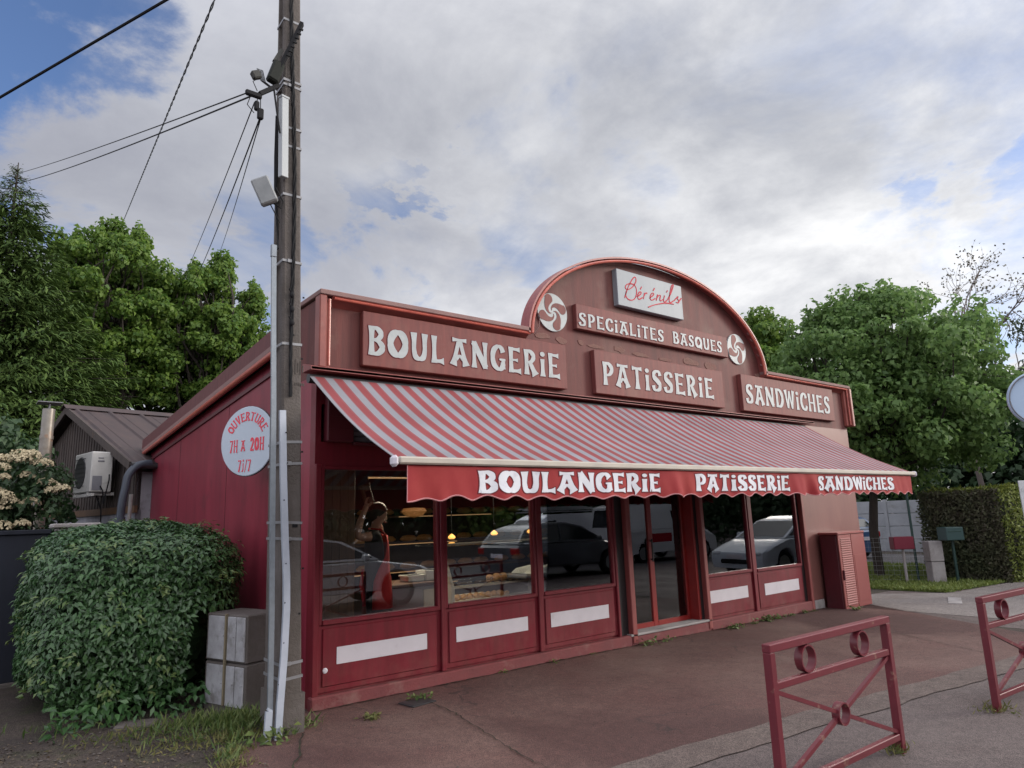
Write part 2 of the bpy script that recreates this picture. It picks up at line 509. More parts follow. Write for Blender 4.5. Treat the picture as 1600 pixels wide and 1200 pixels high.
GLYPH = {
    'A': (.92, [st(.44, .95, .15, 0, .15, .14, .28), st(.48, .95, .77, 0, .15, .14, .28), st(.12, .94, .80, .94, .18, .11, .18), cv((.30, .2, .08), (.46, .36, .09), (.62, .2, .08))]),
    'B': (.78, [st(.19, 0, .19, 1, .28, .19, .28), cv((.15, .94, .12), (.42, .93, .14), (.60, .75, .17), (.45, .56, .12), (.18, .53, .09)), cv((.2, .53, .09), (.48, .49, .13), (.66, .28, .19), (.46, .07, .14), (.12, .05, .13))]),
    'C': (.76, [cv((.66, .70, .22), (.60, .88, .15), (.42, .94, .13), (.20, .78, .18), (.13, .5, .21), (.20, .22, .18), (.42, .06, .13), (.60, .12, .15), (.68, .28, .2))]),
    'D': (.84, [st(.19, 0, .19, 1, .28, .18, .28), cv((.15, .94, .13), (.48, .92, .14), (.70, .68, .2), (.71, .34, .2), (.50, .08, .14), (.12, .06, .13))]),
    'E': (.76, [st(.19, 0, .19, 1, .26, .19, .26), st(.15, .93, .68, .92, .12, .12, .24), st(.2, .5, .56, .5, .09, .09, .18), st(.15, .07, .72, .08, .13, .13, .28)]),
    'G': (.82, [cv((.68, .72, .2), (.60, .88, .15), (.42, .94, .13), (.20, .78, .18), (.13, .5, .21), (.20, .22, .18), (.42, .06, .13), (.60, .12, .16), (.68, .3, .2)), st(.68, .08, .68, .48, .22, .18, .16), st(.48, .44, .80, .44, .07, .1, .1)]),
    'H': (.86, [st(.17, 0, .17, 1), st(.69, 0, .69, 1), st(.15, .5, .7, .5, .1, .1, .1)]),
    'I': (.38, [st(.19, 0, .19, .70, .30, .19, .24), ('d', .20, .90, .14, .10)]),
    'L': (.70, [st(.19, 0, .19, 1, .28, .18, .28), st(.12, .07, .66, .09, .14, .13, .30)]),
    'N': (.88, [st(.16, 0, .16, 1, .27, .15, .2), st(.72, 0, .72, 1, .2, .15, .27), st(.14, .96, .74, .04, .2, .19, .2)]),
    'O': (.94, [ring(.47, .5, .335, .40, .24, .19)]),
    'P': (.72, [st(.19, 0, .19, 1, .28, .19, .28), cv((.15, .94, .12), (.42, .93, .14), (.61, .72, .18), (.46, .48, .12), (.18, .42, .09))]),
    'Q': (.94, [ring(.47, .5, .335, .40, .24, .19), st(.46, .26, .84, .0, .1, .14, .2)]),
    'R': (.82, [st(.19, 0, .19, 1, .28, .19, .28), cv((.15, .94, .12), (.42, .93, .14), (.60, .74, .17), (.45, .53, .12), (.18, .48, .09)), st(.38, .5, .68, 0, .12, .17, .30)]),
    'S': (.72, [cv((.60, .74, .22), (.56, .89, .14), (.38, .94, .12), (.19, .82, .16), (.21, .64, .19), (.40, .5, .2), (.56, .34, .19), (.53, .14, .16), (.33, .06, .12), (.16, .1, .14), (.11, .27, .22))]),
    'T': (.76, [st(.38, 0, .38, .95, .34, .18, .2), st(.06, .92, .70, .92, .24, .13, .24)]),
    'U': (.84, [cv((.16, 1, .28), (.17, .7, .2), (.17, .38, .18), (.24, .14, .17), (.42, .07, .15), (.60, .14, .17), (.67, .38, .18), (.67, .7, .2), (.68, 1, .28))]),
    'V': (.80, [st(.15, 1, .40, .02, .26, .16, .13), st(.65, 1, .42, .02, .26, .16, .13)]),
    'W': (1.08, [st(.14, 1, .32, .02, .26, .15, .12), st(.54, .95, .34, .02, .16, .12, .12), st(.54, .95, .74, .02, .16, .12, .12), st(.94, 1, .76, .02, .26, .15, .12)]),
    '7': (.66, [st(.06, .92, .62, .92, .2, .13, .16), st(.58, .94, .24, 0, .13, .16, .26)]),
    '2': (.72, [cv((.13, .72, .2), (.22, .9, .16), (.42, .93, .15), (.58, .74, .2), (.46, .46, .17), (.14, .08, .16)), st(.08, .07, .68, .07, .16, .14, .2)]),
    '0': (.86, [ring(.43, .5, .28, .40, .26, .19)]),
    '4': (.74, [st(.54, 0, .54, 1, .26, .17, .2), st(.52, .96, .08, .34, .12, .12, .14), st(.06, .3, .70, .3, .14, .12, .16)]),
    'M': (1.02, [st(.15, 0, .15, 1), st(.85, 0, .85, 1), st(.16, .96, .5, .2, .2, .15, .14), st(.84, .96, .5, .2, .2, .15, .14)]),
    'J': (.46, [cv((.30, .72, .14), (.30, .4, .15), (.28, .12, .14), (.08, .02, .12)), ('d', .30, .92, .1, .1)]),
    '/': (.5, [st(.06, -.05, .44, 1.0, .1, .09, .1)]),
    ' ': (.6, []),
}


def ribbon(mb, pts, mp, z0, z1, mi=0, closed=False, grow=0.0):
    """pts: (x, y, width); mp(x, y, d): d is the height off the board"""
    n = len(pts); Lf = []; Rt = []
    for i in range(n):
        a = pts[i - 1] if (closed or i > 0) else pts[i]
        b = pts[(i + 1) % n] if (closed or i < n - 1) else pts[i]
        dx, dy = b[0] - a[0], b[1] - a[1]; l = math.hypot(dx, dy) or 1e-9
        nx, ny = -dy / l, dx / l; w = pts[i][2] / 2 + grow
        ex = ey = 0.0
        if grow and not closed and i in (0, n - 1):
            sgn = -1 if i == 0 else 1
            ex, ey = dx / l * grow * sgn, dy / l * grow * sgn
        Lf.append((pts[i][0] + nx * w + ex, pts[i][1] + ny * w + ey)); Rt.append((pts[i][0] - nx * w + ex, pts[i][1] - ny * w + ey))
    vs = []
    for i in range(n):
        vs += [mp(*Lf[i], z1), mp(*Rt[i], z1), mp(*Lf[i], z0), mp(*Rt[i], z0)]
    fs = []
    for i in range(n if closed else n - 1):
        a = 4 * i; b = 4 * ((i + 1) % n)
        fs += [(a, a + 1, b + 1, b), (a, b, b + 2, a + 2), (a + 1, a + 3, b + 3, b + 1)]
    if not closed:
        e = 4 * (n - 1); fs += [(0, 2, 3, 1), (e, e + 1, e + 3, e + 2)]
    mb.add(vs, fs, mi)


def text(mb, s, x0, x1, y0, y1, mp, thick, bold=1.0, mi=0, outline=None, omi=1, gap=.10, sub=1):
    """set a word between x0..x1 with height y0..y1 on a board given by mp(x, y, d)"""
    tot = sum(GLYPH[c][0] + gap for c in s) - gap
    h = y1 - y0; kx = (x1 - x0) / tot; x = 0.0
    for c in s:
        w, strokes = GLYPH[c]
        for q, sk in enumerate(strokes):
            closed = False
            if sk and sk[0] == 'd':
                _, cx, cy, rx, ry = sk
                pl = [(cx + rx * math.cos(2 * math.pi * i / 14), cy + ry * math.sin(2 * math.pi * i / 14)) for i in range(14)]
                if outline:
                    mb.prism([(x0 + (x + u) * kx + (u - cx) / rx * outline, y0 + v * h + (v - cy) / ry * outline) for u, v in pl], mp, thick * .5, thick * .02, omi)
                mb.prism([(x0 + (x + u) * kx, y0 + v * h) for u, v in pl], mp, thick + q * .0005, 0, mi)
                continue
            if sk and sk[0] == 'o': closed = True; sk = sk[1]
            km = (kx + h) / 2
            # widths are measured across the stroke: scale anisotropically by direction
            pts = []
            n = len(sk)
            for i, (px, py, pw) in enumerate(sk):
                a = sk[i - 1] if (closed or i > 0) else sk[i]; b = sk[(i + 1) % n] if (closed or i < n - 1) else sk[i]
                dx, dy = (b[0] - a[0]) * kx, (b[1] - a[1]) * h; l = math.hypot(dx, dy) or 1e-9
                sc = kx * abs(dy / l) + h * .85 * abs(dx / l)
                pts.append((x0 + (x + px) * kx, y0 + py * h, pw * sc * bold))
            if outline:
                ribbon(mb, pts, mp, thick * .02, thick * .5 + q * .0003, omi, closed, outline)
            ribbon(mb, pts, mp, 0, thick + q * .0005, mi, closed)
        x += w + gap

# ================================================================== materials in use
RED = (.165, .012, .023)
m_red = mat('red_paint', RED, rough=.44, spec=.34, col2=(.115, .010, .016), scale=1.6, streak=(7, 7, .8), rvar=.08, splash=(.5, (.18, .075, .062), .45), grime=(.16, .035, .038), gscale=3.5, glo=.58, ghi=.85, bump=.03, bscale=25)
m_reddk = mat('dark_red_paint', (.10, .012, .02), rough=.45, col2=(.07, .01, .016), scale=3)
m_plinth = mat('plinth_red', (.165, .032, .036), rough=.75, col2=(.13, .03, .034), scale=5, bump=.3, bscale=40, grime=(.20, .10, .09), gscale=4, glo=.55, ghi=.75)
m_board = mat('faded_red_board', (.185, .054, .048), rough=.6, spec=.28, col2=(.125, .04, .038), scale=3, streak=(5, 5, .5), grime=(.185, .09, .075), gscale=2.2, glo=.52, ghi=.8, bump=.04, bscale=20)
m_parapet = mat('faded_parapet', (.135, .040, .036), rough=.65, spec=.28, col2=(.085, .03, .029), scale=2.0, streak=(4, 4, .45), grime=(.155, .085, .072), gscale=1.3, glo=.52, ghi=.75, bump=.12, bscale=18)
m_cement = mat('flaking_render', (.165, .09, .073), rough=.85, col2=(.17, .07, .06), scale=9, bump=.4, bscale=30)
m_side = mat('side_red_panel', (.25, .029, .05), rough=.40, spec=.35, col2=(.155, .017, .032), scale=1.5, streak=(2, 2, .5), grime=(.11, .02, .03), gscale=2.2, glo=.56, ghi=.8, bump=.02, bscale=20)
m_trim = mat('salmon_trim', (.27, .075, .06), rough=.45, col2=(.19, .05, .044), scale=5, grime=(.25, .10, .08), gscale=7, glo=.58, ghi=.75)
m_tube = mat('orange_tube', (.46, .11, .078), rough=.28, col2=(.33, .07, .055), scale=6)
m_post = mat('salmon_post', (.26, .065, .06), rough=.45, col2=(.19, .04, .04), scale=6, streak=(6, 6, .6))
m_track = mat('black_track', (.012, .008, .010), rough=.5)
m_doorred = mat('bright_red_door', (.24, .012, .010), rough=.4, col2=(.18, .010, .010), scale=3)
m_white = mat('white_plate', (.57, .54, .59), rough=.45, col2=(.52, .49, .54), scale=5, grime=(.40, .36, .38), gscale=5, glo=.60, ghi=.85)
m_silver = mat('silver_letter', (.37, .40, .41), rough=.5, spec=.35, col2=(.30, .325, .335), scale=8, grime=(.38, .36, .35), gscale=14, glo=.6, ghi=.8)
m_silverpl = mat('silver_plate', (.26, .285, .31), rough=.5, spec=.3, col2=(.225, .25, .28), scale=2, streak=(3, 3, .5))
m_flash = mat('grey_flashing', (.25, .15, .14), rough=.75, metal=.0, spec=.2, col2=(.20, .13, .125), scale=5)
m_script = mat('script_red', (.42, .016, .035), rough=.6, spec=.2)
m_slat = mat('grey_shutter_slat', (.16, .16, .18), rough=.5, col2=(.12, .12, .14), scale=6)
m_glass = glass_mat('window_glass')
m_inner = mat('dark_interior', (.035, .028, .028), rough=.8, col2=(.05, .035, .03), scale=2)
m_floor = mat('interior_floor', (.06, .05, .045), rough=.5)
m_wood = mat('brown_wood', (.12, .065, .035), rough=.6, col2=(.07, .035, .02), scale=4, streak=(8, 8, .6))
m_fabric = stripe_mat('striped_canvas', (.275, .275, .31), (.28, .055, .062), .18)
m_bar = mat('cream_bar', (.40, .36, .31), rough=.5, col2=(.33, .295, .26), scale=4)
m_val = mat('valance_red', (.30, .018, .024), rough=.8, col2=(.37, .045, .04), scale=1.6, lo=.4, hi=.75, transl=.2)
m_valtx = mat('valance_white', (.56, .57, .62), rough=.7, grime=(.42, .42, .48), gscale=9)
m_edge = mat('valance_binding', (.40, .17, .18), rough=.8)
m_dkred = mat('letter_shadow', (.13, .01, .016), rough=.8)
m_steel = mat('galvanised', (.42, .43, .45), rough=.38, metal=.7, col2=(.32, .33, .35), scale=9)
m_black = mat('black_rubber', (.010, .010, .012), rough=.7, spec=.2)
m_dark = mat('dark_metal', (.05, .05, .055), rough=.45, metal=.4)
m_conc = mat('weathered_concrete', (.106, .092, .087), rough=.9, col2=(.066, .054, .047), scale=3.5, bump=.5, bscale=45, grime=(.085, .075, .07), gscale=7, glo=.55, ghi=.7)
m_concl = mat('pale_concrete', (.34, .32, .32), rough=.9, col2=(.24, .22, .22), scale=4, bump=.4, bscale=40, grime=(.15, .13, .12), gscale=3.2, glo=.53, ghi=.75)

# ================================================================== ground
m_soil = ground_mat('dark_soil', (.045, .036, .034), (.075, .06, .052), (.05, .055, .03), scale=1.3, grain=110, bump=1.0)
m_red_asph = ground_mat('red_asphalt', (.078, .036, .034), (.142, .088, .078), (.11, .055, .051), scale=.42, grain=190, bump=.7, rough=.74, spec=.4, crack=.33, patch=(.074, .037, .035))
m_grey_asph = ground_mat('grey_asphalt', (.10, .080, .080), (.128, .106, .104), (.088, .068, .067), scale=.5, grain=170, bump=.7, rough=.78, spec=.4, crack=.3)
m_gutter = ground_mat('worn_concrete', (.128, .104, .096), (.108, .085, .08), (.09, .07, .066), scale=2.2, grain=150, bump=.4, rough=.8)
m_road = ground_mat('road_asphalt', (.075, .074, .08), (.095, .092, .096), None, scale=.4, grain=120, bump=.5)
m_lawn = ground_mat('lawn_earth', (.055, .085, .022), (.075, .10, .03), (.06, .06, .03), scale=1.2, grain=60, bump=.6)
m_drive = ground_mat('drive_asphalt', (.17, .155, .155), (.20, .185, .18), (.15, .13, .125), scale=.7, grain=150, bump=.5, spec=.4)


def sheet(name, rows, layer, m, kind='structure'):
    """rows: (x, y_lo, y_hi); a strip that follows the fall of the ground"""
    mb = MB(); vs = []; fs = []
    for x, a, b in rows: vs += [(x, a, gz(x) + layer * .004), (x, b, gz(x) + layer * .004)]
    for i in range(len(rows) - 1): fs.append((2 * i, 2 * i + 2, 2 * i + 3, 2 * i + 1))
    mb.add(vs, fs)
    return tag(mb.build(name, m), kind=kind)


def xs(a, b, n): return [a + (b - a) * i / n for i in range(n + 1)]


sheet('ground', [(-300, -300, 300), (2.8, -300, 300), (19.8, -300, 300), (400, -300, 300)], 0, m_soil)


def strip_y(x): return -2.90 - .118 * (x - 2.06) + .012 * math.sin(x * 5.1) + .008 * math.sin(x * 13.7)


_rows = [(-30, -9.2, strip_y(-30) + .8), (-2.2, -9.2, strip_y(-2.2)), (2.8, -9.2, strip_y(2.8)), (8.4, -9.2, strip_y(8.4))]
_rows += [(8.45, -9.2, .3), (12.0, -9.2, .3), (12.3, -9.2, -.58), (13.3, -9.2, -.72), (14.6, -9.2, -.80), (15.7, -9.2, -.92), (19.8, -9.2, -1.1), (60, -9.2, -1.5)]
sheet('forecourt', _rows, 1, m_grey_asph)
_r = random.Random(5)


def left_edge(x):      # where the pavement gives way to soil, left of the pole
    t = [(-1.5, -2.35), (-1.2, -1.75), (-.95, -1.1), (-.78, -.62), (-.66, -.50), (-.36, -.47), (-.22, -.30), (-.02, .06)]
    for (x0, y0), (x1, y1) in zip(t, t[1:]):
        if x0 <= x <= x1: return y0 + (y1 - y0) * (x - x0) / (x1 - x0)
    return .08


def right_edge(x):     # slanting seam between the red pavement and the grey drive
    return strip_y(x) if x < 8.1 else -2.95 + (x - 8.1) * 1.62


_rows = []
for x in xs(-1.5, 0, 60): _rows.append((x, strip_y(x), max(strip_y(x) + .01, left_edge(x) + _r.uniform(-.025, .025))))
for x in xs(.1, 9.9, 60): _rows.append((x, max(strip_y(x), right_edge(x)) + _r.uniform(-.008, .008) * (x > 8.1), .09))
sheet('pavement', _rows, 2, m_red_asph)
sheet('gutter', [(x, strip_y(x) - .30 + .01 * math.sin(x * 3.3), strip_y(x) + .004) for x in xs(-2.0, 9.2, 60)], 3, m_gutter)
sheet('driveway', [(x, max(-3.1, -3.2 + .3 * max(0, 9.6 - x)), .29 if x < 12.1 else -.72 - .05 * (x - 12.1)) for x in xs(9.2, 40, 30)], 2, m_drive)
sheet('lawn', [(12.15, -.45, 12)] + [(x, -.62 - .075 * (x - 12.3) + .04 * math.sin(x * 7) + .03 * math.sin(x * 17), 12) for x in xs(12.3, 19.6, 40)], 2, m_lawn)
sheet('lane', [(19.6, -9, 14), (23.6, -9, 14)], 3, m_road)
sheet('road', [(-120, -17.5, -9.2), (2.8, -17.5, -9.2), (19.8, -17.5, -9.2), (140, -17.5, -9.2)], 2, m_road)
sheet('far_pavement', [(-120, -40, -17.5), (2.8, -40, -17.5), (19.8, -40, -17.5), (140, -40, -17.5)], 3, m_grey_asph)
def crack(pts, w, seed):
    r = random.Random(seed); mb = MB(); P = []
    for (x0, y0), (x1, y1) in zip(pts, pts[1:]):
        n = max(2, int(math.hypot(x1 - x0, y1 - y0) / .05))
        P += [(x0 + (x1 - x0) * i / n + r.uniform(-.012, .012), y0 + (y1 - y0) * i / n + r.uniform(-.012, .012)) for i in range(n)]
    vs = []; fs = []
    for i, (x, y) in enumerate(P):
        a, b = P[max(i - 1, 0)], P[min(i + 1, len(P) - 1)]; dx, dy = b[0] - a[0], b[1] - a[1]; l = math.hypot(dx, dy) or 1; ww = w * r.uniform(.3, 1.2)
        for s_ in (-1, 1): vs.append((x - dy / l * ww * s_, y + dx / l * ww * s_, gz(x) + .0165))
    for i in range(len(P) - 1): fs.append((2 * i, 2 * i + 1, 2 * i + 3, 2 * i + 2))
    mb.add(vs, fs); tag(mb.build('pavement_crack', m_crack), kind='structure')


m_crack = ground_mat('crack_dirt_shade', (.022, .018, .017), (.045, .038, .03), (.04, .05, .02), scale=6, grain=200)
crack([(.88, -.52), (.85, -1.0), (.72, -1.6), (.60, -2.2), (.55, -2.72)], .006, 1)
crack([(7.4, -.9), (7.02, -1.92), (6.55, -2.7), (6.28, -3.27)], .006, 2)
crack([(-.02, -.085), (2.0, -.082), (4.05, -.082)], .012, 3)  # dirt joints along the wall foot, with contact shade put into the dark strip
crack([(4.05, -.075), (5.7, -.078)], .010, 4)
crack([(5.7, -.085), (8.5, -.083)], .012, 5)
crack([(8.5, -.04), (8.84, -.04)], .010, 8)
crack([(9.7, -.35), (9.3, -1.0), (8.9, -1.9), (8.4, -2.6)], .007, 6)
crack([(-.3, -.60), (-.5, -1.05), (-.75, -1.5)], .009, 7)
for k in range(-2, 12):
    x = k * 6.0; mk = MB(); mk.box((x, -13.4, gz(x) + .010), (x + 3.2, -13.28, gz(x + 3.2) + .022)); tag(mk.build('road_marking', m_white), kind='structure')

# ================================================================== bakery building
BAK = thing('bakery_building', 'single storey wine red bakery with a shopfront and arched parapet', 'bakery')
DEP, LEN = 7.6, 10.45
w = MB()
w.box((0, .001, -.2), (.055, .12, 3.0))
w.box((.055, .001, 2.135), (8.37, .12, 2.36))
w.box((.055, .001, 2.72), (8.37, .12, 3.0))
w.box((.055, .02, -.2), (4.10, .12, .14)); w.box((5.64, .02, -.2), (8.45, .12, .14))
w.build('facade_wall', m_red, BAK)
w = MB(); w.box((8.45, .001, -.3), (LEN, .12, 3.0)); w.build('end_wall', mat('pale_red', (.20, .085, .075), rough=.42, spec=.45, col2=(.165, .062, .056), scale=1.2, streak=(2, 2, .4), grime=(.15, .055, .05), gscale=2.5, glo=.55, ghi=.8), BAK)  # paler red than the rest of the shopfront
w = MB()
sp = [(.121, -.3), (DEP, -.3), (DEP, 2.95), (.802, 3.42), (.802, 2.999), (.121, 2.999)]
w.prism(sp, lambda u, v, d: (d, u, v), 0.0, .1)
w.build('side_wall', m_side, BAK)
w = MB()
w.prism(sp, lambda u, v, d: (d, u, v), LEN - .1, LEN)
w.box((.1, DEP - .12, -.3), (LEN - .1, DEP, 2.9))
w.build('rear_wall', m_side, BAK)
w = MB()      # raised seams between the side panels
for y in (2.78, 5.25):
    w.box((-.003, y, -.2), (.001, y + .012, 3.4 - .065 * y))
w.build('panel_seam', m_reddk, BAK)
w = MB()
w.add([(.0, .8, 3.44), (LEN, .8, 3.44), (LEN, 7.72, 2.98), (0, 7.72, 2.98), (0, .8, 3.50), (LEN, .8, 3.50), (LEN, 7.72, 3.04), (0, 7.72, 3.04)],
      [(0, 3, 2, 1), (4, 5, 6, 7), (0, 1, 5, 4), (1, 2, 6, 5), (2, 3, 7, 6), (3, 0, 4, 7)])
w.build('roof', m_dark, BAK)


def zt(y): return 3.52 - .0665 * y      # line under the roof edge of the side wall


w = MB()
w.prism([(.7, zt(.7) + .03), (7.75, zt(7.75) + .03), (7.75, zt(7.75) + .21), (.7, zt(.7) + .22)], lambda u, v, d: (d, u, v), -.10, .0)
fascia = w.build('roof_fascia', mat('faded_fascia', (.12, .035, .035), rough=.7, col2=(.085, .022, .024), scale=5, streak=(1, 6, 1)), BAK)
w = MB(); w.prism([(.7, zt(.7) - .03), (7.75, zt(7.75) - .03), (7.75, zt(7.75) + .03), (.7, zt(.7) + .03)], lambda u, v, d: (d, u, v), -.115, -.02)
w.build('roof_flashing', m_flash, BAK)
w = MB(); w.tube([(-.10, .7, zt(.7) - .062), (-.10, 7.72, zt(7.72) - .062)], .034, 10)
w.build('neon_tube', m_tube, BAK, smooth=True)
w = MB(); w.prism([(.7, zt(.7) - .22), (7.6, zt(7.6) - .22), (7.6, zt(7.6) - .175), (.7, zt(.7) - .175)], lambda u, v, d: (d, u, v), -.022, .0)
w.build('side_trim', m_reddk, BAK)

# parapet with its arch
w = MB()
w.box((0, .0, 3.0), (LEN, .8, 3.76))
ell = lambda a, b, t: (5.13 + a * math.cos(t), 3.76 + b * math.sin(t))
w.prism([ell(2.53, 1.37, math.pi * i / 48) for i in range(49)], lambda u, v, d: (u, d, v), .0, .035)
w.build('parapet', m_parapet, BAK)
w = MB()      # flaking patches where an older moulding was taken off
q = random.Random(11)
x = 2.75
while x < 7.6:
    l = q.uniform(.12, .5)
    if q.random() < .72:
        n = 10; zc = 3.77 + q.uniform(-.02, .02); hh = q.uniform(.025, .085)
        w.prism([(x + l / 2 + l / 2 * math.cos(2 * math.pi * i / n) * q.uniform(.7, 1), zc + hh * math.sin(2 * math.pi * i / n) * q.uniform(.5, 1)) for i in range(n)], lambda u, v, d: (u, d, v), -.006, .001)
    x += l + q.uniform(.02, .2)
w.build('flaking_render', m_cement, BAK)
# capping: projecting sheet with a tube under its lip
for x0, x1, xa, xb in ((-.03, 2.60, .10, 2.60), (7.66, LEN + .06, 7.66, LEN - .02)):
    w = MB(); w.bbox((x0, -.13, 3.775), (x1, .82, 3.825), .006); w.build('parapet_capping', m_flash, BAK)
    w = MB(); w.prism([(-.13, 3.775), (.0, 3.69), (.0, 3.775)], lambda u, v, d: (d, u, v), xa, xb); w.build('capping_soffit', m_trim, BAK)
    w = MB(); w.tube([(xa + .02, -.105, 3.755), (xb, -.105, 3.755)], .016, 8); w.build('capping_tube', m_tube, BAK, smooth=True)
for x in (.075, LEN - .03):
    w = MB(); w.tube([(x, -.1, 3.08), (x, -.1, 3.74)], .014, 8); w.build('capping_tube', m_tube, BAK, smooth=True)
for a, c in (((-.03, -.12, 3.055), (.045, .0, 3.774)), ((LEN, -.14, 3.05), (LEN + .07, .4, 3.774)), ((.046, -.07, 3.06), (.10, .0, 3.774)), ((LEN - .09, -.07, 3.06), (LEN - .001, .0, 3.774))):
    w = MB(); w.bbox(a, c, .01); w.build('corner_trim', m_trim, BAK)
w = MB()      # arch rim
n = 64; vs = []; fs = []
for i in range(n + 1):
    t = math.pi * i / n
    for a, b, y in ((2.535, 1.375, .0), (2.535, 1.375, -.13), (2.56, 1.40, -.13), (2.56, 1.40, .04)):
        u, v = ell(a, b, t); vs.append((u, y, v))
for i in range(n):
    for j in range(3): fs.append((4 * i + j, 4 * i + 4 + j, 4 * i + 5 + j, 4 * i + 1 + j))
w.add(vs, fs)
w.build('arch_rim', m_post, BAK)
w = MB()
w.tube([(ell(2.50, 1.34, math.pi * i / 64)[0], -.118, ell(2.50, 1.34, math.pi * i / 64)[1]) for i in range(65)], .020, 8)
w.build('arch_tube', m_tube, BAK, smooth=True)
w = MB()      # loose cable stubs along the right of the arch
for t, l in ((.42, .10), (.50, .08), (.24, .09), (.33, .06), (.12, .07)):
    u, v = ell(2.52, 1.36, t); w.tube([(u, -.05, v), (u - .5 * l, -.1, v - .2 * l), (u - l, -.09, v + .15 * l)], .006, 6)
w.tube([(2.75, -.02, 4.12), (2.82, -.05, 4.02), (2.80, -.05, 3.88), (2.74, -.02, 3.80)], .006, 6)
w.build('cable_stub', m_flash, BAK)
w = MB()
w.bbox((-.14, -.21, 3.0), (8.86, .0, 3.035), .006); w.prism([(-.21, 3.0), (0, 3.035), (0, 3.09), (-.21, 3.034)], lambda u, v, d: (d, u, v), -.139, 8.859)
w.build('awning_ledge', m_post, BAK)
for a, c in (((-.02, -.07, -.25), (4.08, .02, .118)), ((5.70, -.07, -.25), (8.47, .02, .10)), ((4.08, -.06, -.25), (5.70, .3, .10))):
    w = MB(); w.bbox(a, c, .012); w.build('plinth', m_plinth, BAK)

# roller shutter above the windows
sh = MB(); sh.box((.36, .05, 2.36), (8.30, .06, 2.72), 0)
for k in range(6): sh.bbox((.36, .02, 2.375 + k * .058), (8.30, .05, 2.427 + k * .058), .008)
sh.build('shutter_slats', m_slat, BAK)
sh = MB(); sh.bbox((.09, -.07, 2.36), (.36, .05, 2.80), .01); sh.bbox((.36, -.07, 2.335), (8.30, -.02, 2.362), .005)
for zz in (2.48, 2.60): sh.box((.10, -.073, zz), (.35, -.069, zz + .006))
sh.build('shutter_box', m_reddk, BAK)

STRIPS = {}


def window(x0, x1, zs, zb, strip):
    f = MB(); a = .035
    f.bbox((x0, -.02, zs - .03), (x0 + a, .055, 2.135), .005); f.bbox((x1 - a, -.02, zs - .03), (x1, .055, 2.135), .005)
    f.bbox((x0 + a, -.018, 2.10), (x1 - a, .055, 2.135), .005); f.bbox((x0 + a, -.03, zs - .03), (x1 - a, .055, zs + .012), .005)
    fo = f.build('window', m_red, BAK)
    g = MB(); g.box((x0 + a, .016, zs + .012), (x1 - a, .022, 2.10)); g.build('pane', m_glass, fo)
    p = MB(); p.box((x0, .0, zb), (x1, .05, zs - .031))
    g_ = .045
    p.bbox((x0 + g_, -.012, zb + g_), (x1 - g_, .0005, zs - .031 - g_ * .7), .010)
    po = p.build('lower_panel', m_red, BAK)
    s = MB(); s.bbox((strip[0], -.0165, strip[2]), (strip[1], -.0122, strip[3]), .001); s.build('white_strip', m_white, po)


window(.057, 1.345, .735, .135, (.235, 1.182, .356, .503))
window(1.40, 2.635, .742, .137, (1.528, 2.475, .372, .518))
window(2.695, 3.905, .745, .14, (2.813, 3.752, .360, .516))
window(5.72, 6.87, .70, .09, (5.745, 6.705, .318, .484))
window(6.955, 8.29, .688, .075, (7.15, 8.13, .300, .470))
for x0, x1, z0 in ((1.345, 1.40, .12), (2.635, 2.695, .125), (6.87, 6.955, .08), (.0, .057, .0), (3.905, 3.945, .1)):
    w = MB(); w.bbox((x0 + .001, -.032, z0), (x1 - .001, .06, 2.15), .006); w.build('mullion', m_red, BAK)
for a, c in (((3.945, .0, .1), (4.10, .10, 2.2)), ((5.576, -.001, .09), (5.64, .14, 2.2)), ((8.29, -.001, .05), (8.375, .1, 2.2))):
    w = MB(); w.box(a, c); w.build('shutter_track', m_track, BAK)
for x0, x1, z0 in ((4.10, 4.185, .02), (5.64, 5.715, .0), (8.375, 8.45, -.04)):
    w = MB(); w.bbox((x0, -.075, z0), (x1, .06, 2.3), .008); w.build('door_post' if x0 < 6 else 'end_post', m_post, BAK)
w = MB(); w.lathe([(.024, -.008), (.024, .004), (.014, .008), (.0, .009)], 18, Matrix.Translation((.128, -.012, .318)) @ Matrix.Rotation(rad(90), 4, 'X'))
w.build('vent_cap', m_white, BAK)
w = MB(); w.bbox((8.47, -.03, -.07), (8.84, .0, .085), .006); w.build('grey_base_block', m_concl, BAK)
# door
d = MB(); Yd = .15
d.bbox((4.05, Yd, .10), (4.13, Yd + .05, 2.15), .006); d.bbox((4.76, Yd, .10), (4.85, Yd + .05, 2.15), .006); d.bbox((5.49, Yd, .10), (5.575, Yd + .05, 2.15), .006)
d.bbox((4.13, Yd, .10), (4.76, Yd + .05, .185), .006); d.bbox((4.85, Yd, .10), (5.49, Yd + .05, .185), .006)
d.bbox((4.13, Yd, 2.05), (4.76, Yd + .05, 2.15), .006); d.bbox((4.85, Yd, 2.05), (5.49, Yd + .05, 2.15), .006)
d.box((5.53, .0, .10), (5.5745, Yd, 2.15))
do = d.build('door', m_doorred, BAK)
g = MB(); g.box((4.13, Yd + .02, .185), (4.76, Yd + .026, 2.05)); g.box((4.85, Yd + .02, .185), (5.49, Yd + .026, 2.05)); g.build('pane', m_glass, do)
g = MB(); g.bbox((4.775, Yd - .045, .95), (4.795, Yd - .025, 1.25), .004); g.box((4.78, Yd - .03, .97), (4.79, Yd, .99)); g.box((4.78, Yd - .03, 1.21), (4.79, Yd, 1.23)); g.build('door_handle', m_track, do)
w = MB(); w.bbox((4.06, -.075, .10), (5.72, .15, .128), .006); w.build('threshold', m_concl, BAK)
